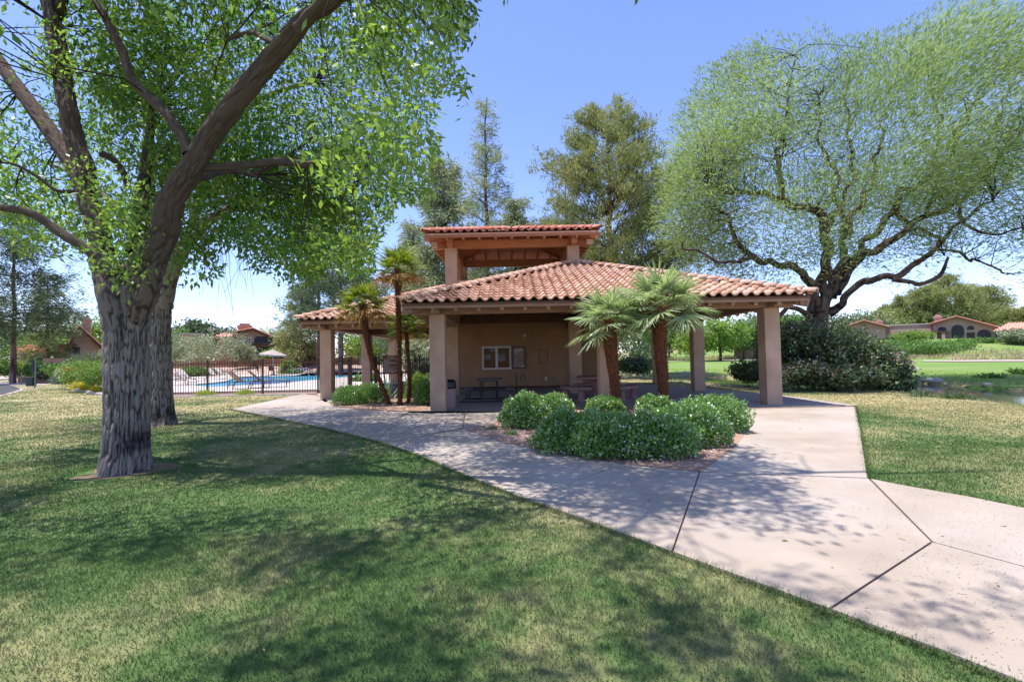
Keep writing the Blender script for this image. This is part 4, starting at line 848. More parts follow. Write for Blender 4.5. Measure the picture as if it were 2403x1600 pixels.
h2 = thing('tiled_house', 'house with a bright red hipped roof at the far right edge', 'house', (hx(2400, D), D, 2.8)); hip_house(h2, hx(2332, D), hx(2460, D), D, 10, 1.0, hz(2380, 775, D), hz(2380, 755, D), M['houseP']); window(h2, hx(2360, D), 1.9, hz(2360, 792, D), hz(2360, 783, D), D+.5); settle(h2); azi(1750)
h3 = thing('tiled_house', 'low pink house glimpsed between the pavilion columns beyond the fairway', 'house', (hx(1750, 95), 95, 0)); hip_house(h3, hx(1715, 95), hx(1800, 95), 95, 9, -.5, hz(1750, 801, 95), hz(1750, 786, 95), M['houseP']); window(h3, hx(1750, 95), 1.8, hz(1750, 815, 95), hz(1750, 806, 95), 95.5); settle(h3); azi(600)
D = 74.0
hP = thing('gabled_house', 'tan gabled house with a red roof and brick chimney beyond the pool', 'house', (hx(600, D), D, .7))
gable(hP, hx(553, D), hx(594, D), hx(661, D), hz(553, 781, D), hz(594, 773, D), hz(661, 802, D), D, 10, .2, M['houseW'])
b = MB(); b.box(hx(553, D), hx(667, D), D-.5, D-.02, hz(600, 811, D), hz(600, 806, D)); b.build('beam', M['wood_d'], hP)
chimney(hP, hx(556, D), hx(590, D), D+4, hz(570, 790, D), hz(570, 758, D), M['tile']); window(hP, hx(622, D), 2.6, hz(622, 836, D), hz(622, 815, D), D)
window(hP, hx(622, D), 2.4, hz(622, 803, D), hz(622, 791, D), D, False, False); b = MB(); b.box(hx(570, D), hx(590, D), D-1.2, D-.9, .4, hz(590, 806, D)); b.build('porch_column', M['houseW'], hP)
hip_house(hP, hx(500, D+2), hx(560, D+2), D+2, 8, .2, hz(540, 790, D+2), hz(540, 779, D+2), M['houseW'])
settle(hP); azi(690)
h5 = thing('tiled_house', 'red roofed house part behind the pines right of the gabled poolside house', 'house', (hx(690, 74), 74, .7)); hip_house(h5, hx(645, 74), hx(720, 74), 74, 9, .2, hz(690, 800, 74), hz(690, 780, 74), M['houseP']); window(h5, hx(680, 74), 1.6, hz(680, 825, 74), hz(680, 812, 74), 74.5); settle(h5); azi(880)
h5b = thing('tiled_house', 'red roofed house seen through the gap behind the left wing columns', 'house', (hx(850, 70), 70, .7)); hip_house(h5b, hx(800, 70), hx(990, 70), 70, 9, .2, hz(840, 812, 70), hz(840, 790, 70), M['houseP']); window(h5b, hx(880, 70), 1.6, hz(880, 830, 70), hz(880, 818, 70), 70.5); settle(h5b); azi(450)
h6 = thing('tiled_house', 'grey flat roofed house low between the shrubs left of the pool', 'house', (hx(450, 84), 84, .7)); b = MB(); b.box(hx(430, 84), hx(478, 84), 84, 92, .2, hz(450, 785, 84)); b.build('wall', M['houseW'], h6); b = MB(); b.box(hx(427, 84), hx(481, 84), 83.6, 92.4, hz(450, 785, 84), hz(450, 782, 84)); b.build('roof', M['curb'], h6); settle(h6); azi(190)
D = 72.0
hL = thing('steep_gabled_house', 'tan house with a steep red gable and tall stepped chimney left of the tree trunk', 'house', (hx(190, D), D, .7))
gable(hL, hx(167, D), hx(186, D), hx(235, D), hz(167, 800, D), hz(186, 768, D), hz(235, 812, D), D, 9, .2, M['houseW']); chimney(hL, hx(193, D), hx(214, D), D+3, hz(200, 790, D), hz(200, 742, D), M['houseP'])
b = MB(); b.box(hx(138, D), hx(180, D), D-1.6, D-.02, hz(160, 812, D), hz(160, 808, D)); b.build('porch_beam', M['wood_d'], hL); b = MB(); b.box(hx(130, D), hx(165, D), D+.5, D+8, .2, hz(150, 812, D)); b.build('side_wall', M['houseP'], hL); window(hL, hx(174, D), .8, hz(174, 833, D), hz(174, 816, D), D)
settle(hL); azi(60)
h7 = thing('tiled_house', 'low house with a faded red roof at the far left behind the pine trunk', 'house', (hx(60, 100), 100, .7)); hip_house(h7, hx(30, 100), hx(112, 100), 100, 12, .2, hz(60, 824, 100), hz(60, 806, 100), M['houseP']); window(h7, hx(50, 100), 1.7, hz(50, 843, 100), hz(50, 832, 100), 100.5); settle(h7)
# ------------------------------------------------------------------ trees
def spline(pts, step):
    pts = np.array([tuple(p) for p in pts], float); out = []; n = len(pts)
    for i in range(n-1):
        p0 = pts[max(i-1, 0)]; p1 = pts[i]; p2 = pts[i+1]; p3 = pts[min(i+2, n-1)]; k = max(2, int(np.linalg.norm((p2-p1)[:3])/step))
        for j in range(k):
            t = j/k; out.append(.5*((2*p1)+(-p0+p2)*t+(2*p0-5*p1+4*p2-p3)*t*t+(-p0+3*p1-3*p2+p3)*t**3))
    out.append(pts[-1]); return np.array(out)
def limb(name, pts, m, parent, step=.06, nseg=24, amp=.0, freq=9, flare=0, stain=None, wob=0):
    """pts: (x,y,z,r). A tapering, curved tube with ridged bark."""
    s = spline(pts, step); n = len(s); c = s[:, :3]; r_ = s[:, 3]; off = np.array(root_loc(parent)) if parent else np.zeros(3)
    if wob: c = c+np.stack([vnoise(np.arange(n)*.13*step/.06+k*31, np.full(n, c[0, 0]*3+k))-.5 for k in range(3)], 1)*wob*sm(np.arange(n)/8.)[:, None]
    d = np.gradient(c, axis=0); d = nrm(d); u = np.zeros_like(d); pu = np.array([1., .3, .1]); 
    for i in range(n):
        w = pu-d[i]*pu.dot(d[i]); w /= np.linalg.norm(w)+1e-9; u[i] = w; pu = w
    w = np.cross(d, u); a = np.linspace(0, 2*np.pi, nseg, endpoint=False); arc = np.concatenate([[0], np.cumsum(np.linalg.norm(np.diff(c, axis=0), axis=1))])
    A, S = np.meshgrid(a, arc); rr = np.repeat(r_[:, None], nseg, 1); tint = np.full(A.shape, .5)
    if amp:
        circ = A*r_[0]*freq/1.0; k1 = vnoise(np.abs(np.sin(A/2))*r_[0]*0+circ+vnoise(A*3, S*2.2)*1.6, S*4.6)
        k1 = np.where(A > 5.6, k1*(1-(A-5.6)/.683)+vnoise((A-2*np.pi)*r_[0]*freq+vnoise((A-6.283)*3, S*2.2)*1.6, S*4.6)*((A-5.6)/.683), k1)
        rid = np.clip(np.abs(2*k1-1)*2.0, 0, 1)**.8; fine = vnoise(A*r_[0]*freq*2.7, S*22); tint = np.clip(.22+.58*rid+.5*(fine-.4), 0, 1); rr = rr+amp*(rid-.5)+amp*.5*(fine-.5)
    if flare: rr = rr*(1+flare*np.exp(-S*5.0)*(1+.35*np.sin(A*5+1)+.2*np.sin(A*3)))
    rr = rr*(1+.05*(vnoise(A*.9+3, S*1.5)-.5))
    v = c[:, None]+(u[:, None]*np.cos(A)[..., None]+w[:, None]*np.sin(A)[..., None])*rr[..., None]
    i0 = (np.arange(n-1)[:, None]*nseg+np.arange(nseg)[None]).ravel(); j = (np.arange(n-1)[:, None]*nseg+(np.arange(nseg)[None]+1) % nseg).ravel()
    f = np.stack([i0, j, j+nseg, i0+nseg], 1); ex = None
    if stain is not None: ex = ('stain', stain(v.reshape(-1, 3)))
    return link(name, npmesh(name, v.reshape(-1, 3)-off, f, tint.ravel(), True, ex), m, parent)
def LP(pts, Dl):   # photo polyline (px, py, r_px) at depths
    out = []; n = len(pts)
    for i, (px, py, r_) in enumerate(pts):
        D = Dl[0]+(Dl[1]-Dl[0])*i/(n-1) if len(Dl) == 2 else Dl[i]; p = P(px, py, D); out.append((p.x, p.y, p.z, r_*D/FPX/math.sqrt(1+((px-CX)/FPX)**2*.9)))
    return out
SEG = []
def twigs(cents, anchors, r0_=.02, lmax=2.6):
    """thin branches from the nearest anchor points out to foliage centres"""
    V = []; Fs = []; o = 0; A = np.array(anchors)
    for c_ in cents:
        k = np.argmin(np.linalg.norm(A[:, :3]-c_, axis=1)+rng.random(len(A))*.3); a = A[k, :3]; L = np.linalg.norm(c_-a)
        if L > lmax: continue
        m_ = (a+c_)/2+rng.normal(0, .10, 3)*L*.8+np.array([0, 0, .10*L]); pts = [a, (a+m_)/2+rng.normal(0, .04, 3)*L, m_, (m_+c_)/2+rng.normal(0, .04, 3)*L, c_]; r1 = min(r0_*(.4+L*.2), .03)
        for i, p in enumerate(pts):
            d = nrm((pts[min(i+1, 4)]-pts[max(i-1, 0)])[None])[0]; u = np.cross(d, [.3, .5, .8]); u /= np.linalg.norm(u)+1e-9; w = np.cross(d, u); r_ = r1*(1-i*.2)+.003
            for q_ in range(4): a_ = q_*np.pi/2; V.append(p+(u*np.cos(a_)+w*np.sin(a_))*r_)
        for i in range(4):
            for q_ in range(4): q2 = (q_+1) % 4; Fs.append((o+i*4+q_, o+i*4+q2, o+i*4+4+q2, o+i*4+4+q_))
        o += 20
    return np.array(V), np.array(Fs)
def add_twigs(name, cents, anchors, m, parent, r_=.02):
    v, f = twigs(cents, anchors, r_); off = np.array(root_loc(parent)); o = link(name, npmesh(name, v-off, f, np.full(len(v), .4), True), m, parent); o['kind'] = 'stuff'; return o
def ell(n, c, r, shell=0.0):
    p = rvec(n)*(rng.random(n)**(1/3.)*(1-shell)+shell*rng.random(n)**.15)[:, None]; return np.array(c)+p*np.array(r)
def sprays(cents, npl, spread, L, W, tb, down=.5, up=.0, stretch=(1, 1, 1)):
    """clusters of small leaves round each centre; tb = base tint per cluster"""
    N = len(cents); k = npl; c = np.repeat(cents, k, 0)+rng.normal(0, 1, (N*k, 3))*spread*np.array(stretch)
    ax = np.repeat(rvec(N, -down, .6), k, 0); d = nrm(ax*.9+rvec(N*k)*.9+np.array([0, 0, -down])); n = rvec(N*k, .9)
    t = np.clip(np.repeat(tb, k)+rng.normal(0, .18, N*k), 0, 1); return leaves(c, d, n, L*rng.uniform(.7, 1.25, N*k), W*rng.uniform(.7, 1.2, N*k), t, .12)
# --- the big ash tree
SIL = [(-3000, -3000), (1060, -3000), (1118, -10), (1150, 70), (1140, 105), (1080, 150), (1075, 250), (1020, 300), (1035, 370), (1005, 430), (975, 470), (905, 470), (880, 560), (870, 620), (760, 630), (700, 670), (650, 660), (600, 620), (540, 600), (490, 650), (440, 700), (400, 730), (330, 640), (240, 660), (200, 590), (150, 640), (60, 560), (-60, 600), (-3000, 700)]
B1 = Vector((TR1[0], TR1[1], 0)); T1o = thing('ash_tree', 'big forked shade tree with rough grey bark in the left foreground', 'tree', B1)
def stain1(v):
    x, y = proj(v); s = sm((y-985)/50)*sm((1085-y)/40)*sm((x-300)/25)*sm((380-x)/20); return np.clip(s*(vnoise(x*.12, y*.06)*1.5-.1)+.35*sm((y-1000)/80)*vnoise(x*.2, y*.1), 0, 1)
def stainw(v):   # damp dark patch low on the trunk, on the side towards the path
    z = v[:, 2]; x = v[:, 0]-TR1[0]; s = sm((z-.22)/.12)*sm((.78-z)/.28)*sm((x+.02)/.12); return np.clip(.85*s*(vnoise(v[:, 0]*34, z*8)*.9+vnoise(v[:, 0]*90, z*25)*.9-.25), 0, 1)
yb = TR1[1]
tr = LP([(292, 1142, 62), (294, 1100, 58), (297, 1040, 54), (298, 960, 52), (297, 860, 52), (296, 780, 54), (293, 710, 59), (290, 665, 56), (290, 635, 42), (290, 612, 18)], (yb, yb)); tr[0] = (*tr[0][:2], -.1, tr[0][3])
limb('trunk', tr, M['ashbark'], T1o, .019, 240, .03, 42, .16, stainw)
LB = M['limbbark']; an = []; M['limbmix'] = barkmat('ash_limb_mix', (.045, .034, .03), (.115, .09, .08), (.19, .155, .14), sc=(18, 18, 4), stain=(.082, .058, .047))
def L1(pts, D, name='branch', amp=.02, nseg=40, step=.05, wob=.05):
    p = LP(pts, D); an.extend(p[len(p)//3:]); return limb(name, p, M['limbmix'], T1o, step, nseg, amp, 38, 0, lambda v: .85*sm((v[:, 2]-1.9)/1.7), wob)
L1([(300, 830, 12), (312, 760, 28), (328, 690, 42), (350, 620, 42), (378, 560, 35), (400, 490, 33), (445, 400, 29), (500, 315, 27), (560, 235, 26), (620, 160, 24), (680, 92, 22), (725, 45, 18), (780, 10, 17), (860, -60, 13), (980, -160, 8)], [6.75, 6.68, 6.58, 6.5, 6.45, 6.35, 6.25, 6.15, 6.05, 5.95, 5.85, 5.7, 5.6, 5.45, 5.3], 'branch', .022, 120, .026)
L1([(288, 830, 12), (280, 760, 26), (265, 700, 38), (250, 640, 34), (236, 570, 28), (215, 490, 26), (198, 400, 25), (172, 300, 24), (148, 190, 23), (128, 60, 22), (110, -60, 18), (90, -200, 12)], [6.55, 6.55, 6.55, 6.6, 6.65, 6.7, 6.75, 6.8, 6.9, 7.0, 7.1, 7.2], 'branch', .022, 104, .028)
L1([(205, 470, 22), (178, 398, 24), (140, 340, 22), (95, 275, 21), (45, 212, 20), (0, 150, 19), (-60, 70, 15), (-180, -60, 9)], (7.0, 8.0), 'branch', .018, 72, .035)
L1([(440, 362, 13), (428, 320, 12), (388, 262, 13), (345, 222, 12), (312, 185, 11.5), (288, 120, 11), (255, 60, 10), (219, 0, 9), (170, -90, 6)], (6.1, 6.4), 'branch', .012, 32, .035)
L1([(445, 396, 14), (500, 393, 10.5), (587, 388, 9.5), (663, 380, 10), (720, 386, 9), (772, 384, 8), (840, 395, 3)], (6.2, 7.0), 'branch', .012, 32)
L1([(440, 425, 13), (490, 412, 8), (545, 402, 6.5), (600, 410, 5)], (6.4, 7.6), 'branch', .01, 24)
L1([(268, 640, 20), (230, 605, 15), (180, 570, 14), (128, 540, 13), (90, 512, 12.5), (50, 496, 11), (0, 489, 10), (-90, 470, 7)], (6.4, 6.0), 'branch', .012, 32)
L1([(215, 462, 8), (185, 450, 6), (133, 450, 5), (90, 420, 4.5), (50, 395, 4), (5, 382, 3), (-60, 400, 2)], (6.9, 6.2), 'branch', .006, 16)
L1([(668, 110, 9), (630, 95, 8), (590, 78, 6), (535, 92, 5)], (5.9, 6.8), 'branch', .006, 16)
L1([(318, 600, 24), (330, 520, 20), (335, 450, 16), (345, 370, 12), (360, 250, 8)], (7.4, 8.8), 'branch', .02, 40)
L1([(235, 360, 10), (262, 372, 9), (285, 400, 9), (300, 440, 8)], (7.6, 7.8), 'branch', .006, 16)
L1([(700, 70, 14), (800, -60, 12), (900, -300, 10), (1000, -900, 6)], (5.4, 4.0), 'branch', .01, 20)
L1([(128, 60, 14), (220, -200, 12), (500, -700, 10), (800, -1500, 8)], (7.2, 4.6), 'branch', .01, 20)
L1([(860, -60, 10), (1100, -260, 9), (1500, -600, 8), (1900, -900, 6)], (5.3, 5.2), 'branch', .01, 20)
def vis_ok(p, margin=0):
    x, y = proj(p); w_ = (vnoise(x*.022+5, y*.022)-.5)*90+(vnoise(x*.07+5, y*.07)-.5)*30; x = x+w_; y = y+w_*.9; q_ = p-np.array([0, 0, EYE]); f = q_@FW; seen = (f > .1) & (x > -30) & (x < 2430) & (y > -30) & (y < 1620)
    return ~seen | inpoly(x, y, SIL)
cl = np.concatenate([ell(2600, (-3.3, 6.9, 6.4), (5.8, 3.6, 3.9), .3), ell(1000, (-2.4, 5.0, 8.6), (6.2, 4.2, 2.6)), ell(620, (.3, 4.2, 8.0), (4.4, 4.6, 2.0)), ell(560, (-6.6, 7.8, 6.0), (3.2, 3.6, 3.2)), ell(260, (1.6, 2.6, 8.2), (4.6, 2.6, 1.3)), ell(240, (-5.4, 2.4, 7.6), (3.6, 3.0, 1.4))])
cl = cl[vis_ok(cl)]; cl = cl[(vnoise(cl[:, 0]*.75+cl[:, 1]*.5, cl[:, 2]*.9+cl[:, 1]*.3) > .36)]; cl = cl[(cl[:, 2] < 1.6+.745*cl[:, 1]) | (vnoise(cl[:, 0]*.62+40, cl[:, 1]*.62+3) > .40)]
inv = cl[:, 2] < 1.6+.745*cl[:, 1]; x_, y_ = proj(cl)
cl = cl[~(inv & (cl[:, 1] < 6.9) & ~((x_ > 760) & (y_ < 470)))]
land = cl[:, :2]-SUN[:2]/np.array([SUN.z])*cl[:, 2:3] if False else np.stack([cl[:, 0]-SUN.x/SUN.z*cl[:, 2], cl[:, 1]-SUN.y/SUN.z*cl[:, 2]], 1)
sun_patch1 = [(p.x, p.y) for p in poly2([(1790, 1110), (1800, 1000), (2040, 940), (2403, 940), (2700, 1100), (2700, 1330), (2403, 1420), (2200, 1420), (1900, 1350), (1600, 1310), (1720, 1275), (1990, 1265), (1860, 1190)])]  # unseen overhead crown is thinned so sunlight falls on these patches of ground
sun_patch2 = [(p.x, p.y) for p in poly2([(1000, 1230), (1330, 1240), (1500, 1400), (1250, 1480), (900, 1560), (700, 1480), (900, 1380)])]
cl = cl[~inpoly(land[:, 0], land[:, 1], sun_patch1) & ~(inpoly(land[:, 0], land[:, 1], sun_patch2[:]) [()] & (rng.random(len(cl)) < .8))]
cl = cl[(np.linalg.norm(cl-np.array([0, 0, 1.5]), axis=1) > 3.2)]
tb = np.clip(vnoise(cl[:, 0]*.9, cl[:, 2]*.9)*.9+.05, 0, 1)
v, f, t = sprays(cl, 42, .17, .118, .05, tb, .4)
k = vis_ok(v[::4]) ; kk = np.repeat(k, 4); v = v[kk]; t = t[kk]; f = np.arange(len(v)).reshape(-1, 4)
o = foliage('crown', [(v, f, t)], LM['ash'], T1o)
add_twigs('twigs', cl[rng.random(len(cl)) < .35], an, LB, T1o, .012)
# leafy shoots at the fork
cc = np.concatenate([np.array([tuple(P(*a))+() for a in [(px+rng.normal(0, 24), py+rng.normal(0, 30), D+rng.normal(0, .12))]]) for px, py, D in [(250, 560, 6.1), (245, 500, 6.3), (270, 590, 6.0), (290, 620, 6.0), (235, 440, 6.6), (200, 420, 6.7), (255, 470, 6.4), (150, 150, 6.8), (140, 90, 6.8), (160, 200, 6.9), (290, 560, 6.1), (310, 540, 6.2), (300, 500, 6.3), (330, 470, 6.4), (275, 530, 6.1)] for _ in range(4)])
foliage('shoots', [sprays(cc, 26, .11, .085, .036, rng.random(len(cc))*.6+.3, .2)], LM['ash'], T1o)
# --- second ash behind it
T2o = thing('ash_tree', 'second grey-barked shade tree standing just behind the big forked one', 'tree', TR2)
p2 = LP([(384, 1004, 31), (380, 960, 28), (376, 880, 27), (374, 800, 27), (374, 730, 28), (378, 690, 27)], (11.6, 11.6)); p2[0] = (*p2[0][:2], -.1, p2[0][3])
def stain2(v): z = v[:, 2]; return np.clip(.9*sm((z-.05)/.1)*sm((.75-z)/.5)*(vnoise(v[:, 0]*30, z*8)+vnoise(v[:, 0]*80, z*25)*.7-.1), 0, 1)
limb('trunk', p2, M['ashbark'], T2o, .035, 130, .03, 34, .16, stain2); an = []
def L2(pts, D): p = LP(pts, D); an.extend(p[len(p)//3:]); limb('branch', p, M['ashbark'], T2o, .06, 28, .02, 16, 0, None, .06)
L2([(380, 720, 26), (400, 640, 22), (430, 580, 19), (470, 530, 16), (520, 505, 8), (560, 490, 6)], (11.6, 11)); L2([(372, 720, 24), (362, 640, 20), (358, 540, 16), (350, 400, 12), (345, 200, 8)], (11.8, 12.5)); L2([(440, 570, 14), (470, 450, 11), (490, 330, 8), (520, 200, 6)], (11.5, 12)); L2([(470, 530, 10), (560, 480, 7), (680, 470, 5), (780, 500, 3)], (11.3, 10.4)); L2([(365, 640, 12), (300, 520, 9), (200, 420, 6), (100, 380, 4)], (12, 12.6)); L2([(490, 330, 8), (600, 240, 6), (740, 190, 4)], (12, 12))
cl = np.concatenate([ell(1100, (-6.0, 11.4, 7.4), (4.8, 3.8, 3.6)), ell(700, (-4.6, 11, 5.0), (3.2, 3.2, 1.9)), ell(420, (-9.6, 12.2, 6.6), (3.0, 3.2, 3.0))]); cl = cl[vis_ok(cl)]
cl = cl[(vnoise(cl[:, 0]*.7+7, cl[:, 2]*.8+cl[:, 1]*.4) > .44)]; tb = np.clip(vnoise(cl[:, 0]*.8+20, cl[:, 2]*.8)*.9, 0, 1); v, f, t = sprays(cl, 30, .20, .13, .052, tb, .5)
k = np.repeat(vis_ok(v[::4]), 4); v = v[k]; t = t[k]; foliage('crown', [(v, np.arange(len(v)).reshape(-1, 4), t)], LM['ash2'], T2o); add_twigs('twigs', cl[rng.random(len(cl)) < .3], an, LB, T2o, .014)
# hanging bare twigs
b = MB()
for k in range(26):
    px = rng.uniform(480, 600); p = P(px, rng.uniform(500, 560), 10.6+rng.random()); e = p+Vector((rng.normal(0, .25), rng.normal(0, .2), -rng.uniform(.8, 1.9))); m_ = (p+e)/2+Vector((rng.normal(0, .12), 0, .1)); b.tube([p, m_, e], [.006, .005, .003], 3, False)
o = b.build('twigs', LB, T2o); o['kind'] = 'stuff'
# --- mesquite on the right
MQ = OG(1925, 20.5); mq = thing('mesquite_tree', 'huge feathery light green tree with dark twisting limbs on the right', 'tree', MQ); an = []
def L3(pts, D, m=None, wob=.35, name='branch'): p = [(a_, b_, c_, r_*1.0) for a_, b_, c_, r_ in LP(pts, D)]; an.extend([tuple(x) for x in spline(p, .6)[2:]]); limb(name, p, M['bark'], mq, .12, 14, .03, 8, 0, None, wob)
p = LP([(1905, 905, 30), (1910, 840, 27), (1915, 780, 25), (1918, 740, 26), (1925, 700, 24)], (20.5, 20.5)); limb('trunk', p, M['bark'], mq, .1, 28, .05, 8, .2)
L3([(1925, 720, 18), (1936, 684, 15), (1936, 613, 12.5), (1941, 536, 12), (1925, 505, 11), (1879, 488, 9), (1833, 466, 8), (1772, 450, 5.5), (1721, 450, 3.5), (1660, 430, 2)], (20.5, 18.5))
L3([(1836, 468, 7), (1828, 409, 6.5), (1838, 332, 5), (1845, 260, 4), (1850, 200, 2.5), (1862, 130, 1.5)], (19, 19.6)); L3([(1912, 735, 16), (1895, 660, 10), (1860, 628, 9), (1828, 618, 8), (1772, 603, 7), (1741, 567, 5.5), (1710, 520, 4), (1670, 490, 2.2)], (20.3, 18.5))
L3([(1772, 603, 5), (1735, 612, 4), (1690, 620, 3.5), (1640, 600, 2.5), (1600, 560, 1.5)], (18.8, 17.6)); L3([(1960, 690, 15), (1981, 577, 9), (1987, 516, 8), (2027, 475, 7), (2048, 434, 5), (2060, 360, 3.5), (2080, 260, 2)], (20.5, 21.6)); L3([(1980, 560, 6), (1960, 470, 5), (1950, 400, 4), (1920, 330, 3), (1930, 220, 2)], (20.8, 22))
L3([(1965, 680, 12), (2012, 613, 9), (2038, 552, 8), (2099, 490, 8), (2125, 449, 7), (2201, 409, 6.5), (2228, 380, 5), (2242, 330, 4), (2290, 240, 2.5)], (20.4, 20)); L3([(2201, 409, 5), (2195, 350, 4), (2200, 280, 3), (2180, 180, 2)], (20.2, 21.4))
L3([(1950, 700, 14), (1966, 639, 12), (2038, 593, 11), (2099, 567, 10), (2170, 511, 8), (2247, 475, 6.5), (2300, 420, 5), (2360, 340, 3.5), (2430, 250, 2)], (20.4, 19)); L3([(1945, 735, 14), (1975, 712, 9.5), (2017, 669, 9), (2094, 649, 8.5), (2160, 618, 7.5), (2216, 572, 5.5), (2257, 516, 4.5), (2330, 470, 3)], (20.4, 17.8))
L3([(2094, 656, 6.5), (2140, 660, 6), (2186, 659, 5.5), (2211, 633, 5), (2216, 600, 3)], (19, 18)); L3([(2250, 475, 5), (2270, 520, 4), (2330, 545, 3), (2400, 540, 2)], (19.2, 18)); L3([(2099, 490, 6), (2130, 520, 5), (2180, 560, 4), (2260, 600, 3), (2380, 640, 2)], (20.5, 22)); L3([(1940, 540, 7), (1990, 440, 5), (2000, 330, 4), (1985, 230, 2.5), (2000, 150, 1.5)], (21, 22.5)); L3([(1900, 742, 7), (1860, 722, 5.5), (1820, 738, 5), (1795, 722, 3.5)], (20, 19)); L3([(2170, 511, 6), (2190, 470, 5), (2250, 430, 4), (2330, 300, 3), (2380, 150, 2)], (20, 21.5))
SM = [(1555, 560), (1540, 520), (1560, 440), (1555, 390), (1570, 320), (1625, 245), (1665, 190), (1740, 150), (1780, 108), (1860, 95), (1940, 72), (1990, 108), (2050, 100), (2110, 95), (2150, 62), (2200, 45), (2260, 10), (2330, 0), (2420, 10), (2900, 100), (2900, 780), (2403, 770), (2300, 715), (2200, 690), (2080, 735), (2050, 640), (1960, 660), (1920, 700), (1860, 655), (1760, 665), (1690, 645), (1640, 640), (1590, 620)]
cl = np.concatenate([ell(5200, (14.4, 20.4, 10.6), (8.2, 5.6, 5.6), .2), ell(2500, (19.5, 20, 11.5), (7.0, 5.5, 5.4), .2), ell(1900, (10.2, 19.2, 7.4), (4.2, 3.8, 3.6), .2), ell(1100, (19, 18.5, 6.2), (6.5, 4, 2.8)), ell(600, (10, 18.5, 6.2), (3.6, 3, 2.2)), ell(800, (20.5, 18, 5.9), (4.6, 3.2, 2.0))])
x, y = proj(cl); wn = (vnoise(x*.03, y*.03)-.5)*55; keep = inpoly(x+wn, y+wn*.8, SM) | (x > 2440); keep &= (vnoise(cl[:, 0]*.55+cl[:, 1]*.3, cl[:, 2]*.6) > .33); keep &= (vnoise(cl[:, 0]*.26+3, cl[:, 2]*.30+cl[:, 1]*.15) > .22); keep &= ~((y > 600) & (rng.random(len(cl)) < .3)); keep &= ~((cl[:, 1] < 19.8) & (y > 330) & (x > 1720) & (x < 2160) & (rng.random(len(cl)) < .55)); cl = cl[keep]
N = len(cl); k = 22; c_ = np.repeat(cl, k, 0)+rng.normal(0, 1, (N*k, 3))*np.array([.42, .42, .30]); ax = np.repeat(nrm(nrm(cl-np.array([14, 20.5, 5]))*.8+np.array([.15, 0, -.15])+rvec(N)*.5), k, 0); d = nrm(ax+rvec(N*k)*.55)
t = np.clip(np.repeat(vnoise(cl[:, 0]*.5, cl[:, 2]*.7)*.8+.1, k)+rng.normal(0, .15, N*k), 0, 1); v, f, t = leaves(c_, d, rvec(N*k, .4), rng.uniform(.12, .30, N*k), rng.uniform(.025, .05, N*k), t, .1)
x, y = proj(v[::4]); k2 = np.repeat(inpoly(x, y, [(a-25, b_-25 if b_ < 300 else b_+12) for a, b_ in SM]) | (x > 2430), 4); v = v[k2]; t = t[k2]
foliage('crown', [(v, np.arange(len(v)).reshape(-1, 4), t)], LM['mesq'], mq); add_twigs('twigs', cl[rng.random(N) < .22], an, M['bark'], mq, .02)
# --- pines and other conifers
def conifer(name, label, cat, base, Ht, prof, lm, bm, z0=.15, nb=70, tuft=22, tl=.28, tw=.035, droop=.1, r_=.17, seed=1, lean=(0, 0), rise=.25, spread=.22, dens=1.0, bare=0.0, up=.5, group=None):
    """trunk with whorled limbs; prof(t) = crown radius at relative height t"""
    o = thing(name, label, cat, base, group); lr = np.random.default_rng(seed); bx, by, bz = base
    n = 9; tp = [(bx+lean[0]*i/n+lr.normal(0, .05), by+lean[1]*i/n, bz-.2+Ht*i/n, r_*(1-i/n)**.8+.02) for i in range(n+1)]; limb('trunk', tp, bm, o, .35, 12, .03, 6, .15)
    ts = np.sort(lr.uniform(z0, .98, nb)); b = MB(); C = []; Dd = []
    for t in ts:
        a = lr.uniform(0, 6.283); L = prof(t)*lr.uniform(.65, 1.08); p0 = Vector((bx+lean[0]*t, by+lean[1]*t, bz+Ht*t)); pts = []
        for s in (0, .35, .7, 1): pts.append(p0+Vector((math.cos(a+lr.normal(0, .08))*L*s, math.sin(a)*L*s, L*(rise*s-droop*s*s))))
        b.tube(pts, [max(.012, .22*r_*(1-t)+.012)*(1-.75*s) for s in (0, .35, .7, 1)], 4, False)
        m_ = max(3, int(L*5.5*dens))
        for q_ in range(m_):
            s = bare+(1-bare)*(lr.random()**.7); i = min(2, int(s*3)); u = s*3-i; p = pts[i].lerp(pts[i+1], min(1, u)); sd = L*spread*(.5+s*.6)
            C.append((p.x+lr.normal(0, sd), p.y+lr.normal(0, sd), p.z+lr.normal(0, sd*.55)+.1)); Dd.append((math.cos(a)*.7+lr.normal(0, .35), math.sin(a)*.7+lr.normal(0, .35), up+lr.normal(0, .25)))
    bo = b.build('branches', bm, o); bo['kind'] = 'stuff'; C = np.array(C); Dd = nrm(np.array(Dd)); N = len(C); d = nrm(np.repeat(Dd, tuft, 0)+rvec(N*tuft)*.75); c_ = np.repeat(C, tuft, 0)+rng.normal(0, tl*.45, (N*tuft, 3))
    t = np.clip(np.repeat(vnoise(C[:, 0]*.8, C[:, 2]*.8)*.7+.15, tuft)+rng.normal(0, .18, N*tuft), 0, 1); foliage('crown', [leaves(c_, d, rvec(N*tuft), tl*rng.uniform(.6, 1.3, N*tuft), tw, t, .05)], lm, o); return o
D = 38; b0 = OG(1150, D); conifer('sheoak_tree', 'tall slender wispy grey-green tree behind the left part of the tower', 'tree', b0, P(1150, 222, D).z-b0.z, lambda t: 3.5*max(.10, (1-t))**.75*(1.0 if t > .3 else .8), LM['oak'], M['bark'], .12, 130, 12, .42, .06, .25, .22, 3, (0, 0), .9, .15, .9, .3, .2)
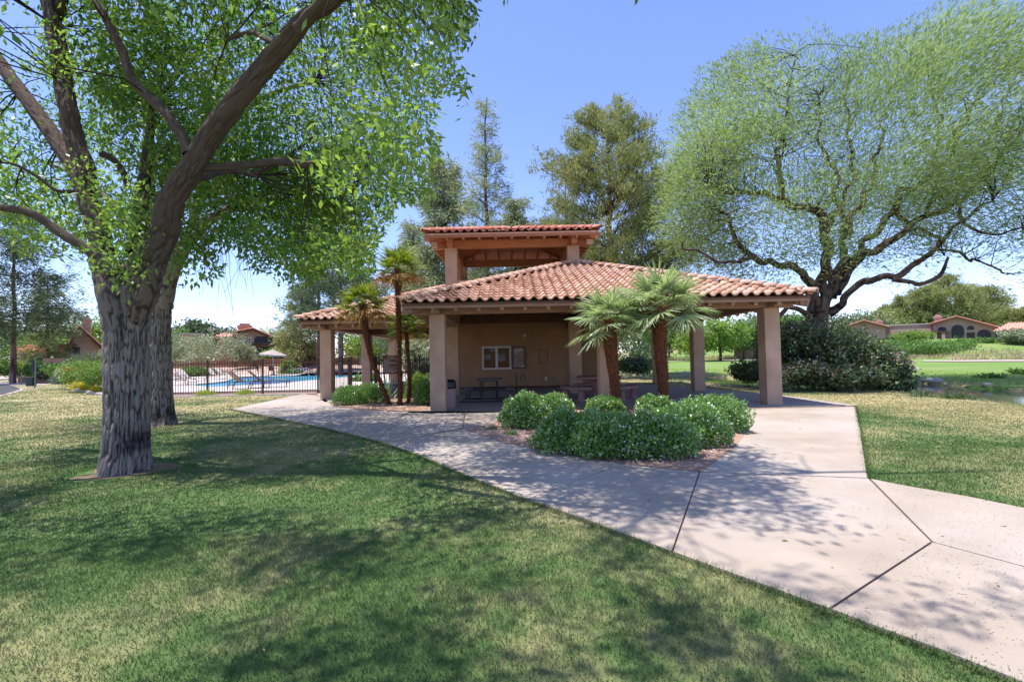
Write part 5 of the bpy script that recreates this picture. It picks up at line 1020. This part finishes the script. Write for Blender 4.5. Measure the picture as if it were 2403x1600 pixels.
D = 43; b0 = OG(1050, D); conifer('sheoak_tree', 'wide grey-green drooping tree left of the tower, behind the palms', 'tree', b0, P(1050, 375, D).z-b0.z, lambda t: 5.2*max(.10, 1-t)**.6, LM['oak'], M['bark'], .06, 160, 14, .58, .09, .35, .3, 4, (0, 0), .5, .2, 1.0, .1, -.4)
D = 46; b0 = OG(975, D); conifer('sheoak_tree', 'lower grey-green tree filling the gap above the slender palms', 'tree', b0, P(975, 520, D).z-b0.z, lambda t: 3.8*max(.08, 1-t)**.6, LM['oak'], M['bark'], .05, 95, 16, .55, .085, .35, .3, 5, (0, 0), .5, .2, 1.0, .1, -.4)
D = 44; b0 = OG(1215, D); conifer('sheoak_tree', 'grey-green tree seen through and behind the open tower', 'tree', b0, P(1215, 470, D).z-b0.z, lambda t: 4.8*max(.08, 1-t)**.6, LM['oak'], M['bark'], .08, 115, 16, .55, .085, .35, .3, 6, (0, 0), .5, .2, 1.0, .1, -.4)
D = 31; b0 = OG(1440, D); conifer('pine_tree', 'full rounded golden-green pine rising behind the pavilion roof', 'tree', b0, P(1438, 262, D).z-b0.z, lambda t: 5.2*(min(1, (1.04-t)*1.9))**.7, LM['pine'], M['redbark'], .16, 185, 15, .30, .058, .1, .28, 7, (0, 0), .60, .11, 1.35, .35, 1.1)
D = 45; b0 = OG(1335, D); conifer('pine_tree', 'smaller golden-green pine just left of the full rounded one', 'tree', b0, P(1335, 410, D).z-b0.z, lambda t: 3.6*(min(1, (1.04-t)*2.0))**.8, LM['pine'], M['redbark'], .2, 90, 16, .38, .055, .1, .25, 8, (0, 0), .45, .16, 1.1, .3, .9)
D = 52; b0 = OG(750, D); conifer('pine_tree', 'dark pine with a red trunk beyond the right end of the pool', 'tree', b0, P(750, 600, D).z-b0.z, lambda t: 3.4*(min(1, (1.05-t)*1.8))**.8, LM['pined'], M['redbark'], .30, 75, 16, .55, .08, .25, .25, 9, (0, 0), .25, .2, .7, .2, .2)
D = 44; b0 = OG(802, D); conifer('pine_tree', 'tall dark pine with a red trunk seen above the left wing roof', 'tree', b0, P(802, 470, D).z-b0.z, lambda t: 4.4*(min(1, (1.05-t)*1.8))**.8, LM['pined'], M['redbark'], .3, 75, 16, .5, .075, .25, .24, 10, (0, 0), .25, .2, .65, .2, .2)
D = 58; b0 = OG(708, D); conifer('pine_tree', 'olive green drooping pine left of the two red-trunked ones', 'tree', b0, P(708, 665, D).z-b0.z, lambda t: 2.6*(min(1, (1.05-t)*1.8))**.8, LM['pine'], M['redbark'], .12, 70, 14, .55, .10, .3, .3, 11, (0, 0), .2, .2, .9, .2, -.1)
D = 41; b0 = OG(33, D); conifer('pine_tree', 'large dark pine with a straight trunk at the far left', 'tree', b0, P(33, 480, D).z-b0.z, lambda t: 4.7*(min(1, (1.05-t)*1.8))**.8, LM['pined'], M['redbark'], .27, 90, 14, .48, .07, .3, .19, 12, (0, 0), .2, .22, .85, .15, .0)
D = 50; b0 = OG(112, D); conifer('pine_tree', 'small olive weeping tree right of the dark far left pine', 'tree', b0, P(112, 640, D).z-b0.z, lambda t: 2.2*(min(1, (1.05-t)*1.6))**.7, LM['pine'], M['redbark'], .08, 70, 14, .46, .08, .45, .2, 13, (0, 0), .2, .2, 1.0, .1, -.4)
# round broadleaf crowns in the distance
def roundtree(label, px, D, top, rx, lm='bush', zt=None, name='broadleaf_tree', cat='tree', n=420, npl=14, L=.30, base=None, group=None, trunk=True, rz_=None, seed=0, ry=None, fl=None, low=.0, hole=.22):
    b0 = base or OG(px, D); zt_ = P(px, top, D).z if top is not None else zt; o = thing(name, label, cat, b0, group); hgt = zt_-b0.z; rzv = rz_ or hgt*.42; cz = zt_-rzv
    if trunk:
        limb('trunk', [(b0.x, b0.y, b0.z-.1, .05+hgt*.022), (b0.x+.05, b0.y, b0.z+hgt*.3, .04+hgt*.018), (b0.x-.05, b0.y, cz, .03+hgt*.01)], M['bark'], o, .3, 8, .02, 5)
    blobs = [((b0.x+math.cos(i*2.4+seed)*rx*.45*(i > 0), b0.y+math.sin(i*2.4+seed)*(ry or rx)*.45*(i > 0), cz+(rng.random()-.5)*rzv*.5*(i > 0)), (rx*(.62 if i else .8), (ry or rx)*(.62 if i else .8), rzv*(.6 if i else .85))) for i in range(6)]
    C = np.concatenate([ell(n//6, *bb_, .5) for bb_ in blobs]); C = C[(C[:, 2] > b0.z+.08) & (vnoise(C[:, 0]*2.2/rx+seed, C[:, 2]*2.2/rx+C[:, 1]) > hole)]; C = C+rng.normal(0, .05*rx, C.shape)*(rng.random(len(C)) < .3)[:, None]*2; tb_ = np.clip(vnoise(C[:, 0]*1.3/max(rx, .4)*2, C[:, 2]*1.3/max(rx, .4)*2)*.9, 0, 1); sp = rx*.085
    foliage('crown', [sprays(C, npl, sp, L, L*.5, tb_, .1)], LM[lm], o)
    if fl: cf = C[rng.random(len(C)) < fl[1]]; fo_ = foliage('flowers', [sprays(cf, 5, sp*.8, fl[2], fl[2]*.8, rng.random(len(cf)), -.3)], LM[fl[0]], o); fo_['kind'] = 'stuff'
    return o
for (px, D, top, rx, lm, lb) in ((440, 88, 742, 3.6, 'pined', 'dark conifer crown on the skyline left of the gabled poolside house'), (470, 92, 738, 3.0, 'pined', 'taller dark conifer crown on the skyline left of the gabled poolside house'), (535, 95, 756, 3.2, 'pined', 'small dark crown on the skyline just left of the brick chimney'), (640, 120, 765, 5, 'grey', 'pale crown on the skyline right of the gabled poolside house'), (400, 80, 765, 3.4, 'bush', 'green crown peeping out right behind the second ash trunk'),
    (130, 100, 765, 6, 'bush', 'green crown on the skyline behind the low far left house'), (60, 105, 760, 6, 'bush', 'wide green crown on the skyline at the far left'), (215, 62, 730, 2.4, 'lime', 'bright green tree against the steep gabled house'), (-20, 70, 740, 5, 'bush', 'green crown at the very left edge behind the pine'),
    (870, 62, 770, 4, 'lime', 'bright green tree seen between the left wing columns'), (960, 66, 775, 4, 'bush', 'green tree seen right of the slender palms under the eave'), (1010, 60, 780, 3, 'grey', 'grey-green tree beside the front left column'),
    (1400, 75, 700, 7, 'grey', 'grey tree mass behind the pavilion roof ridge'), (1500, 88, 720, 6, 'bush', 'dark green tree beyond the fairway behind the left front palm'), (1570, 92, 745, 5, 'pined', 'dark tree beyond the fairway behind the right front palm'), (1640, 80, 760, 4.0, 'lime', 'bright green tree between the side columns beyond the fairway'), (1690, 72, 738, 4.2, 'lime', 'largest bright green tree between the side columns beyond the fairway'),
    (1745, 84, 745, 4.5, 'bush', 'green tree just left of the front right column'), (1800, 95, 720, 6, 'grey', 'grey-green tree behind the front right column'), (1860, 90, 735, 5, 'bush', 'green tree low behind the mesquite trunk'), (1990, 100, 735, 7, 'pined', 'dark crown on the skyline right of the mesquite trunk'), (2060, 110, 725, 6, 'pine', 'olive crown behind the left gable of the arched house')):
    roundtree(lb, px, D, top, rx, lm, n=380, npl=10, L=.62 if D > 70 else .42)
for k_, (px, D, top, rx, lb) in enumerate(((2135, 122, 700, 5.5, 'olive pine behind the flat wing of the arched house'), (2222, 116, 652, 6.5, 'tallest olive pine behind the arched house'), (2300, 122, 680, 6.0, 'olive pine behind the right eave of the arched house'), (2392, 112, 728, 4.5, 'olive pine at the right edge behind the red hipped roof'), (2095, 126, 722, 4.5, 'small olive pine left of the chimney of the arched house'))):
    b0 = OG(px, D); conifer('pine_tree', lb, 'tree', b0, P(px, top, D).z-b0.z, (lambda R_: lambda t: R_*(min(1, (1.05-t)*2.2))**.6)(rx), LM['pine'], M['bark'], .22, 75, 16, .7, .16, .1, .3, 30+k_, (0, 0), .35, .2, .75, .3, .4)
# far tree line, one mass
C = []
for px in np.arange(-1200, 3700, 13.0):
    D = 150+30*vnoise(np.array([px*.01]), np.array([3.3]))[0]; b0 = OG(px, D); h_ = 2.5+5.5*vnoise(np.array([px*.02]), np.array([7.7]))[0]
    C.append(np.stack([b0.x+rng.normal(0, .8, 12), b0.y+rng.normal(0, 3, 12), b0.z+rng.random(12)*h_], 1))
C = np.concatenate(C); v, f, t = sprays(C, 6, .8, 1.2, .8, vnoise(C[:, 0]*.2, C[:, 2]*.3), 0); tag(link('far_wood', npmesh('far_wood', v, f, t), LM['pined']), kind='stuff')
# shrubs in the middle distance
def shrub(label, px, D, top, rx, lm='bush', **k):
    k.setdefault('n', 300); k.setdefault("npl", 10); k.setdefault('L', .11+.0028*D); return roundtree(label, px, D, top, rx, lm, name=k.pop('name', 'shrub'), cat='shrub', trunk=False, **k)
for a in ((520, 56, 762, 3.2, 'grey', 'large grey-green flowering shrub in front of the gabled poolside house'), (455, 54, 775, 2.8, 'grey', 'grey-green shrub beyond the pool, second from the trunks'), (408, 50, 770, 2.4, 'grey', 'grey-green shrub beyond the pool, right beside the second ash trunk'), (575, 58, 800, 1.6, 'grey', 'small grey-green shrub at the left corner of the gabled poolside house'), (468, 47, 862, 1.5, 'bush', 'low green bush behind the left pool loungers'), (560, 62, 832, .9, 'lime', 'small lime bush by a brown wall pier'), (650, 62, 815, 1.8, 'lime', 'lime green shrub behind the cream umbrella'), (688, 62, 812, 1.6, 'bush', 'green shrub right of the cream umbrella'), (720, 61, 815, 1.7, 'lime', 'lime shrub left of the red pine trunk'), (686, 50, 868, 1.2, 'bush', 'low green bush on the far pool edge'), (680, 52, 845, .9, 'lime', 'yellow-green bush beyond the pool furniture'),
    (95, 44, 845, .75, 'lime', 'round lime bush beside the far left pine trunk'), (50, 46, 850, .9, 'lime', 'low lime bush left of the far left pine trunk'), (0, 44, 835, 1.3, 'bush', 'dark green bush at the left edge of the lawn'), (18, 52, 842, 1.0, 'grey', 'pale bush left of the pine trunk'), (18+78, 60, 835, 1.2, 'bush', 'green bush behind the round lime one'), (97, 41, 846, 1.05, 'lime', 'lime bush just right of the green bin post'), (124, 40, 850, 1.2, 'ole', 'dark green bush at the corner of the tan garden wall'), (165, 38, 845, 1.5, 'bush', 'green bush in front of the tan garden wall'), (168, 36.5, 862, .8, 'grey', 'small grey bush above the retaining wall'),
    (860, 30, 880, .8, 'bush', 'green bush inside the pool gate'), (985, 27, 850, .9, 'grey', 'grey bush behind the lime bush at the slender palms')):
    shrub(a[5], *a[:5])
shrub('tall green shrub with red flowers left of the big tree trunk', 212, 27, 838, 1.35, 'lime', n=700, fl=('red', .10, .07), L=.11); shrub('green shrub with orange-red flowers hugging the big trunk at its left', 236, 24.5, 852, .95, 'bush', n=500, fl=('red', .12, .07), L=.10); shrub('green shrub of the flower bed, behind the yellow flowers', 196, 29, 850, 1.1, 'bush', n=500, fl=('red', .05, .07), L=.12)
shrub('low mound of yellow flowers at the edge of the lawn', 197, 25.5, 894, .62, 'tuft', n=300, fl=('yel', .9, .07), L=.06); shrub('small clump of yellow and orange flowers beside the trunk', 232, 24.2, 905, .35, 'tuft', n=160, fl=('yel', .8, .06), L=.05)
# oleander
OD = 17.6
for (px, D, top, rx, ry, lb, fr) in ((1765, 20.0, 838, .75, .8, 'dark leafy shrub just left of the front right column', .0), (1850, 19.2, 745, 1.45, 1.3, 'tall oleander with pink blossom right of the front right column', .06), (1945, 18.4, 752, 1.7, 1.4, 'tallest broad oleander under the mesquite limbs', .05), (2035, 18.2, 790, 1.35, 1.3, 'oleander at the right end of the dark flowering clump', .05), (2090, 17.9, 850, .85, .9, 'low oleander shoots overhanging the stream', .03), (1880, 17.4, 850, 1.0, .8, 'low front oleander with the pinkest flowers', .16), (1985, 17.0, 862, 1.1, .8, 'low dark oleander facing the right lawn', .04)):
    shrub(lb, px, D, top, rx, 'ole', ry=ry, n=900, npl=13, L=.145, name='oleander', hole=.40, fl=('pink', fr*2.4+.04, .10), seed=px)
shrub('brown-tinged leafless-looking shrub behind the pavilion near the pine trunk', 1490, 30, 835, 1.2, 'ole', n=300); shrub('brownish shrub right of the column beyond the stream', 1520, 70, 800, 3, 'ole')
for a in ((2110, 66, 800, 3.2, 'bush', 'green shrub mass below the left gable of the arched house'), (2175, 62, 806, 3.2, 'bush', 'bright green shrubs below the flat wing of the arched house'), (2140, 72, 775, 2.4, 'lime', 'lime green young tree before the flat wing of the arched house'), (2225, 66, 806, 3.0, 'bush', 'green shrub below the small arched window'), (2065, 60, 810, 2.8, 'bush', 'green shrub behind the right end of the oleander'), (2290, 72, 800, 2.2, 'bush', 'clipped green shrub below the right arched windows'), (2345, 72, 798, 2.2, 'ole', 'darker clipped shrub right of the arched windows'), (2400, 70, 798, 2.4, 'bush', 'clipped shrub at the right edge below the red roof'), (2390, 68, 768, 2.0, 'grey', 'pinkish flowering tree at the right edge')):
    shrub(a[5], *a[:5], n=360)
# grasses
def clump(label, base, h, r_, lm='reed', n=260, name='grass_tuft', group=None, w=.02, cat='grass clump', bend=.35):
    o = thing(name, label, cat, base, group); c_ = np.array(base)+np.stack([rng.normal(0, r_*.3, n), rng.normal(0, r_*.3, n), np.zeros(n)], 1); d = rvec(n, 1.2); d[:, 2] = np.abs(d[:, 2]); d = nrm(d*np.array([r_/h*1.6, r_/h*1.6, 1])); foliage('blades', [strips(c_, d, h*rng.uniform(.6, 1.15, n), w, rng.random(n), bend)], LM[lm], o); return o
for px, D, lb in ((453, FENY-.25, 'yellow-green grass tuft at the foot of the fence, nearest the tree trunks'), (546, FENY-.25, 'yellow-green grass tuft at the foot of the fence, the middle one'), (619, FENY-.25, 'yellow-green grass tuft at the foot of the fence, nearest the pavilion')):
    p = G(px, 921); clump(lb, Vector((p.x, D, .03)), .46, .40, 'tuft', 560, group='tufts along the fence', w=.012)
ag = clump('pale spiky agave in front of the tan garden wall', OG(143, 38.5), .95, .8, 'blue', 60, 'agave', w=.09, cat='agave', bend=.1)
clump('pale spiky agave between the hedges and the slender palms', G(908, 941), .95, .30, 'blue', 46, 'agave', w=.05, cat='agave', bend=.05)
def reedmass():
    parts = []
    for (x0, x1, D0, D1, n, h) in ((2230, 2560, 50, 62, 5200, 1.0), (1470, 1900, 84, 92, 3800, 1.5), (2130, 2240, 58, 62, 700, .8)):
        px = rng.uniform(x0, x1, n); Dd = rng.uniform(D0, D1, n); bx = np.array([P(a, 800, b_).x for a, b_ in zip(px, Dd)]); bz = Hn(bx, Dd); k = vnoise(bx*.35, Dd*.5) > .42; c_ = np.stack([bx, Dd, bz], 1)[k]; d = rvec(len(c_), 1.3); d[:, 2] = np.abs(d[:, 2]); parts.append(strips(c_, d, h*rng.uniform(.5, 1.2, len(c_)), .07, rng.random(len(c_)), .3))
    v, f, t = join(parts); tag(link('reeds', npmesh('reeds', v, f, t), LM['reed']), kind='stuff')
reedmass()
def bankgrass():   # rough grass on the far bank of the stream
    n = 26000; x = rng.uniform(9, 60, n); y = rng.uniform(14, 46, n); s = sdist(x, y, PONDP); k = (s > .2) & (s < 9) & (y > 16+0*x) & (x > 8); cy = np.interp(x, [8, 12, 16, 20, 60], [60, 34, 22, 17, 10]); k &= y > cy; x = x[k]; y = y[k]
    c_ = np.stack([x, y, Hn(x, y)], 1); d = rvec(len(x), 1.2); d[:, 2] = np.abs(d[:, 2]); d = nrm(d); v, f, t = strips(c_, d, rng.uniform(.08, .28, len(x)), .035, np.clip(vnoise(x*.4, y*.4)+rng.normal(0, .15, len(x)), 0, 1), .4); tag(link('bank_grass', npmesh('bank_grass', v, f, t), LM['tuft']), kind='stuff')
bankgrass()
# ------------------------------------------------------------------ hedges round the pavilion
def bush(label, base, rx, ry, h, lm='hedge', n=5200, L=.045, white=.0, seed=0):
    o = thing('hedge_bush', label, 'bush', base, 'rounded green bushes in the planting beds'); p = rvec(n); p[:, 2] = np.abs(p[:, 2])*1.0; rad = (.72+.30*rng.random(n)**.5)*(1+.22*(vnoise(p[:, 0]*3+seed, p[:, 1]*3+p[:, 2]*4)-.5)*2)
    # boxy-round clipped profile
    q_ = p/np.maximum(np.abs(p).max(1, keepdims=True), .001); m_ = p*.62+q_*.38*.86; c_ = m_*rad[:, None]*np.array([rx, ry, h])+np.array(base)+np.array([0, 0, .02]); c_[:, 2] = np.maximum(c_[:, 2], .06)
    c2 = ell(int(n*.5), np.array(base)+np.array([0, 0, h*.4]), (rx*.75, ry*.75, h*.5)); c_ = np.concatenate([c_, c2]); N = len(c_); d = nrm(rvec(N, .35)+nrm(c_-np.array(base))*.7); t = np.clip(.15+.65*rng.random(N), 0, 1)
    shoots = rng.random(N) < .05; c_[shoots, 2] += rng.random(shoots.sum())*.08
    foliage('leaves', [leaves(c_, d, rvec(N, .6), L*rng.uniform(.6, 1.2, N), L*.62, t, .1)], LM[lm], o)
    if white: k = rng.random(n) < white; cw = c_[:n][k]; cw = cw+nrm(cw-np.array(base))*.02; foliage('flowers', [leaves(cw, rvec(len(cw), .5), rvec(len(cw), .8), .034, .032, rng.random(len(cw)), 0)], LM['white_fleck'], o)['kind'] = 'stuff'  # glints on glossy leaves, put in as white flecks along with small flowers
    b = MB()
    for k in range(6): a = k*1.05; b.tube([Vector(base)+Vector((.05*math.cos(a), .05*math.sin(a), -.02)), Vector(base)+Vector((rx*.45*math.cos(a), ry*.45*math.sin(a), h*.55))], [.014, .006], 5, False)
    b.build('stems', M['bark'], o); return o
def gb(px, py): return G(px, py, .05)
for (px, py, rx, ry, h, lb) in ((1232, 1000, .50, .42, .80, 'separate round bush at the left end of the front bed'), (1300, 985, .48, .42, .68, 'second bush from the left in the front bed, behind the front row'), (1345, 1052, .62, .45, .72, 'front row bush at the left corner of the front bed'), (1440, 1066, .60, .42, .68, 'front row bush, second from the left'), (1535, 1066, .62, .42, .68, 'front row bush, second from the right'), (1620, 1040, .62, .45, .74, 'front row bush at the right, below the bigger palm'), (1690, 1008, .52, .48, .72, 'bush at the right end of the front bed'), (1660, 982, .60, .45, .66, 'back row bush right of the bigger palm trunk'), (1420, 975, .46, .38, .50, 'back row bush at the foot of the smaller front palm'), (1535, 985, .42, .38, .62, 'back row bush left of the bigger palm trunk')):
    bush(lb, gb(px, py), rx, ry, h*.80, n=4600, white=.09, L=.057, seed=px*.1)
for (px, py, rx, ry, h, lm, lb) in ((818, 948, .50, .42, .56, 'hedge', 'low dark green bush beside the left wing column'), (868, 944, .62, .45, .58, 'hedge', 'low dark green bush left of the leaning slender palm'), (985, 938, .62, .55, .95, 'lime', 'bright lime clipped bush behind the three slender palms'), (1000, 948, .35, .35, .75, 'hedge', 'darker green bush half behind the front left column')):
    bush(lb, gb(px, py), rx, ry, h, lm, n=3600, L=.05, white=.01, seed=px*.1)
clump('small grey weed growing in the gravel left of the front bed', G(1155, 1006, .05), .16, .16, 'grey', 60, w=.018); 
for px, py, s in ((1200, 1018, .14), (1260, 1034, .14), (1380, 1060, .12)): clump('low green seedling at the foot of the front bed bushes at %s' % {1200: 'the left', 1260: 'the corner', 1380: 'the middle'}[px], G(px, py, .05), s, s, 'hedge', 50, w=.02)
# ------------------------------------------------------------------ fan palms
def fanpalm(label, pts, rt_, n, Lf, lm, dead=0, up_=1.0, seed=0, nseg=26, wide=1.0, group=None):
    base = Vector(pts[0][:3]); o = thing('fan_palm', label, 'palm', base, group); limb('trunk', pts, M['palmbark'], o, .05, 18, .006, 10, .0); s = spline(pts, .02); n_ = len(s)
    # old leaf bases
    N = int(len(s)*rt_); i = rng.integers(0, n_, N); c_ = s[i, :3]; a = rng.uniform(0, 6.283, N); out = np.stack([np.cos(a), np.sin(a), np.zeros(N)], 1); r_ = s[i, 3]; c_ = c_+out*(r_*.92)[:, None]; d = nrm(out*.9+np.array([0, 0, 1.0])+rvec(N)*.3); side = np.stack([-np.sin(a), np.cos(a), np.zeros(N)], 1); L = rng.uniform(.03, .075, N)[:, None]*1.1; w = rng.uniform(.010, .022, N)[:, None]
    v = np.stack([c_-side*w-d*L*.2, c_+side*w-d*L*.2, c_+d*L+side*w*.4, c_+d*L-side*w*.4, c_+out*.012+d*L*.4], 1).reshape(-1, 3); f = ((np.arange(N)*5)[:, None, None]+np.array([(0, 1, 4), (1, 2, 4), (2, 3, 4), (3, 0, 4)])[None]).reshape(-1, 3)
    q_ = link('leaf_bases', npmesh('leaf_bases', v-np.array(base), f, np.repeat(rng.random(N), 5)), M['palmbase'], o); q_['kind'] = 'stuff'
    top = Vector(pts[-1][:3])
    for k in range(n):
        a = k*2.399+seed; e = 1.3-1.75*((k+.5)/n)**.95; e = e*up_+random.uniform(-.12, .12); isd = k >= n-dead; dirv = Vector((math.cos(a)*math.cos(e), math.sin(a)*math.cos(e), math.sin(e))); pl = Lf*.48*random.uniform(.85, 1.15); p0 = top+Vector((0, 0, -.12*(k/n))); p1 = p0+dirv*pl+Vector((0, 0, -.06*pl)); b = MB()
        b.tube([p0, (p0+p1)/2+Vector((0, 0, .02)), p1], [.012, .009, .007], 4, False); pe = b.build('petiole', M['palmbase'] if isd else LMp['stalk'], o)
        axis = (dirv+Vector((0, 0, -.25))).normalized(); sd = axis.cross(Vector((0, 0, 1))).normalized(); nn = sd.cross(axis); roll = random.uniform(-.5, .5); sd2 = sd*math.cos(roll)+nn*math.sin(roll); ang = np.linspace(-1.95, 1.95, nseg)*wide+rng.normal(0, .03, nseg); A_ = np.array(axis); S_ = np.array(sd2); Nn = np.cross(S_, A_)
        d = np.cos(ang)[:, None]*A_+np.sin(ang)[:, None]*S_+Nn*.14*np.cos(ang*2)[:, None]; d = nrm(d+rng.normal(0, .03, (nseg, 3))); Ls = Lf*.58*(.72+.28*np.cos(ang*.8))*rng.uniform(.92, 1.08, nseg); side = nrm(np.cross(d, Nn+rng.normal(0, .5, (nseg, 3)))); v, f, t = strips(np.repeat(np.array(p1)[None], nseg, 0), d, Ls, .024*Lf/.9+.005, np.clip(rng.normal(.35+.35*random.random(), .2, nseg), 0, 1), .10+.12*isd+.06*random.random(), side)
        # wide in the middle, joined near the hub
        me = npmesh('fan_leaf', v-np.array(base), f, t); link('fan_leaf', me, LM['fand' if isd else lm], o)
    return o
LMp = {'stalk': mat('palm_stalk', (.22, .27, .07), (.30, .30, .10), 5, .5)}
def trunkpts(pp, D): return [(P(a, b_, D).x, D, P(a, b_, D).z, r_*D/FPX) for a, b_, r_ in pp]
D = 11.9
a = trunkpts([(1449, 985, 11.5), (1446, 950, 11.5), (1443, 900, 11.5), (1438, 860, 13), (1433, 815, 15), (1430, 780, 15), (1428, 750, 10)], D); fanpalm('smaller of the two stout fan palms in the front bed, drooping to the left', a, 8, 26, 1.06, 'fan', 0, .98, .4, 30, 1.0, 'stout fan palms in the front bed')
a = trunkpts([(1560, 990, 10.5), (1558, 950, 11), (1556, 900, 12), (1552, 850, 13.5), (1549, 800, 15), (1548, 765, 15), (1549, 720, 11)], D); fanpalm('bigger of the two stout fan palms in the front bed, with silvery fronds', a, 8, 30, 1.28, 'fan', 0, 1.0, 1.9, 32, 1.0, 'stout fan palms in the front bed')
D = 15.1
a = trunkpts([(917, 956, 4.5), (904, 925, 4.8), (888, 885, 5), (873, 845, 5.5), (862, 800, 6.2), (856, 760, 7.5), (852, 715, 9)], D); fanpalm('slender fan palm leaning left, first of the three', a, 5, 34, .92, 'fang', 6, 1.0, .8, 24, .95, 'slender fan palms by the left wing')
a = trunkpts([(938, 956, 5), (939, 900, 4.8), (938, 840, 4.6), (937, 780, 5), (935, 720, 5.5), (934, 670, 6.5), (935, 632, 8)], D-.2); fanpalm('tallest slender fan palm standing straight in the middle of the three', a, 5, 36, .92, 'fang', 9, 1.0, 2.2, 24, .95, 'slender fan palms by the left wing')
a = trunkpts([(954, 955, 3.8), (960, 930, 3.8), (961, 890, 3.6), (958, 840, 3.6), (955, 800, 4.2), (952, 768, 5.5)], D+.5); fanpalm('shortest thin fan palm with its crown tucked under the eave', a, 5, 26, .80, 'fang', 3, 1.0, 3.1, 22, .95, 'slender fan palms by the left wing')
b0 = OG(216, 45); fanpalm('pale fan palm in front of the steep gabled house', [(b0.x, b0.y, b0.z, .28), (b0.x, b0.y, b0.z+.6, .26), (b0.x, b0.y, b0.z+1.0, .22)], 3, 34, 2.4, 'grey', 0, 1.0, .3, 22)
for (px, D, top, lb) in ((176, 90, 745, 'distant fan palm on the skyline left of the stepped chimney'), (667, 100, 772, 'distant small palm on the skyline right of the gabled poolside house')):
    b0 = OG(px, D); z = P(px, top, D).z; fanpalm(lb, [(b0.x, b0.y, b0.z, .2), (b0.x, b0.y, (b0.z+z)/2, .18), (b0.x, b0.y, z, .2)], .3, 20, 2.2, 'pined', 0, 1.0, .6, 14)
# rocks by the stream
def rock(label, p, r_):
    o = thing('rock', label, 'rock', p, 'rocks along the stream'); bm = bmesh.new(); bmesh.ops.create_icosphere(bm, subdivisions=3, radius=r_)
    for v in bm.verts:
        n_ = .75+.5*vnoise(np.array([v.co.x/r_*1.4+p.x]), np.array([v.co.y/r_*1.4+v.co.z/r_]))[0]; v.co = Vector((v.co.x*n_*1.4, v.co.y*n_, v.co.z*n_*.55))
    me = bpy.data.meshes.new('stone'); bm.to_mesh(me); bm.free(); link('stone', me, M['rock'], o)
def onpx(px, py):
    for D in np.arange(14, 120, .25):
        p = P(px, py, D)
        if p.z <= H(p.x, D): return Vector((p.x, D, H(p.x, D)))
    return P(px, py, 60)
for px, py, r_, lb in ((2142, 868, .32, 'pale flat rock on the bank right of the oleander'), (2180, 893, .22, 'small pale rock at the water, left of a pair'), (2196, 896, .24, 'small pale rock at the water, right of a pair'), (2318, 909, .14, 'tiny pale rock in the grass at the right'), (2238, 845, .3, 'low pale rock beside the cart path'), (1610, 876, .30, 'pale rock at the stream edge seen through the pavilion'), (1720, 880, .16, 'small rock on the bank left of the front right column')):
    rock(lb, onpx(px, py), r_)
clump('low leafy green plant on the far bank', onpx(2325, 888), .45, .6, 'bush', 260, 'bank_plant', w=.09, cat='plant'); clump('small leafy plant at the right edge of the bank', onpx(2392, 880), .6, .35, 'bush', 120, 'bank_plant', w=.08, cat='plant')
for px, py, lb in ((2160, 931, 'left dark sedge at the water edge of the right lawn'), (2232, 938, 'middle dark sedge at the water edge of the right lawn'), (2262, 941, 'right dark sedge at the water edge of the right lawn')): clump(lb, onpx(px, py), .35, .35, 'ole', 130, 'sedge', w=.03, cat='plant')
for i in range(6): p = G(183+i*12, 917+i*2.4); b = MB()
cw = thing('stone_edging', 'row of pale edging stones under the flower bed left of the trunk', 'edging', G(210, 922))
for i in range(7): p = G(180+i*12, 916+i*2.2); b = MB(); b.box(p.x-.24, p.x+.22, p.y-.12, p.y+.12, -.02, .11+.02*(i % 2)); b.build('edging_stone', M['curb'], cw, bevel=.03)
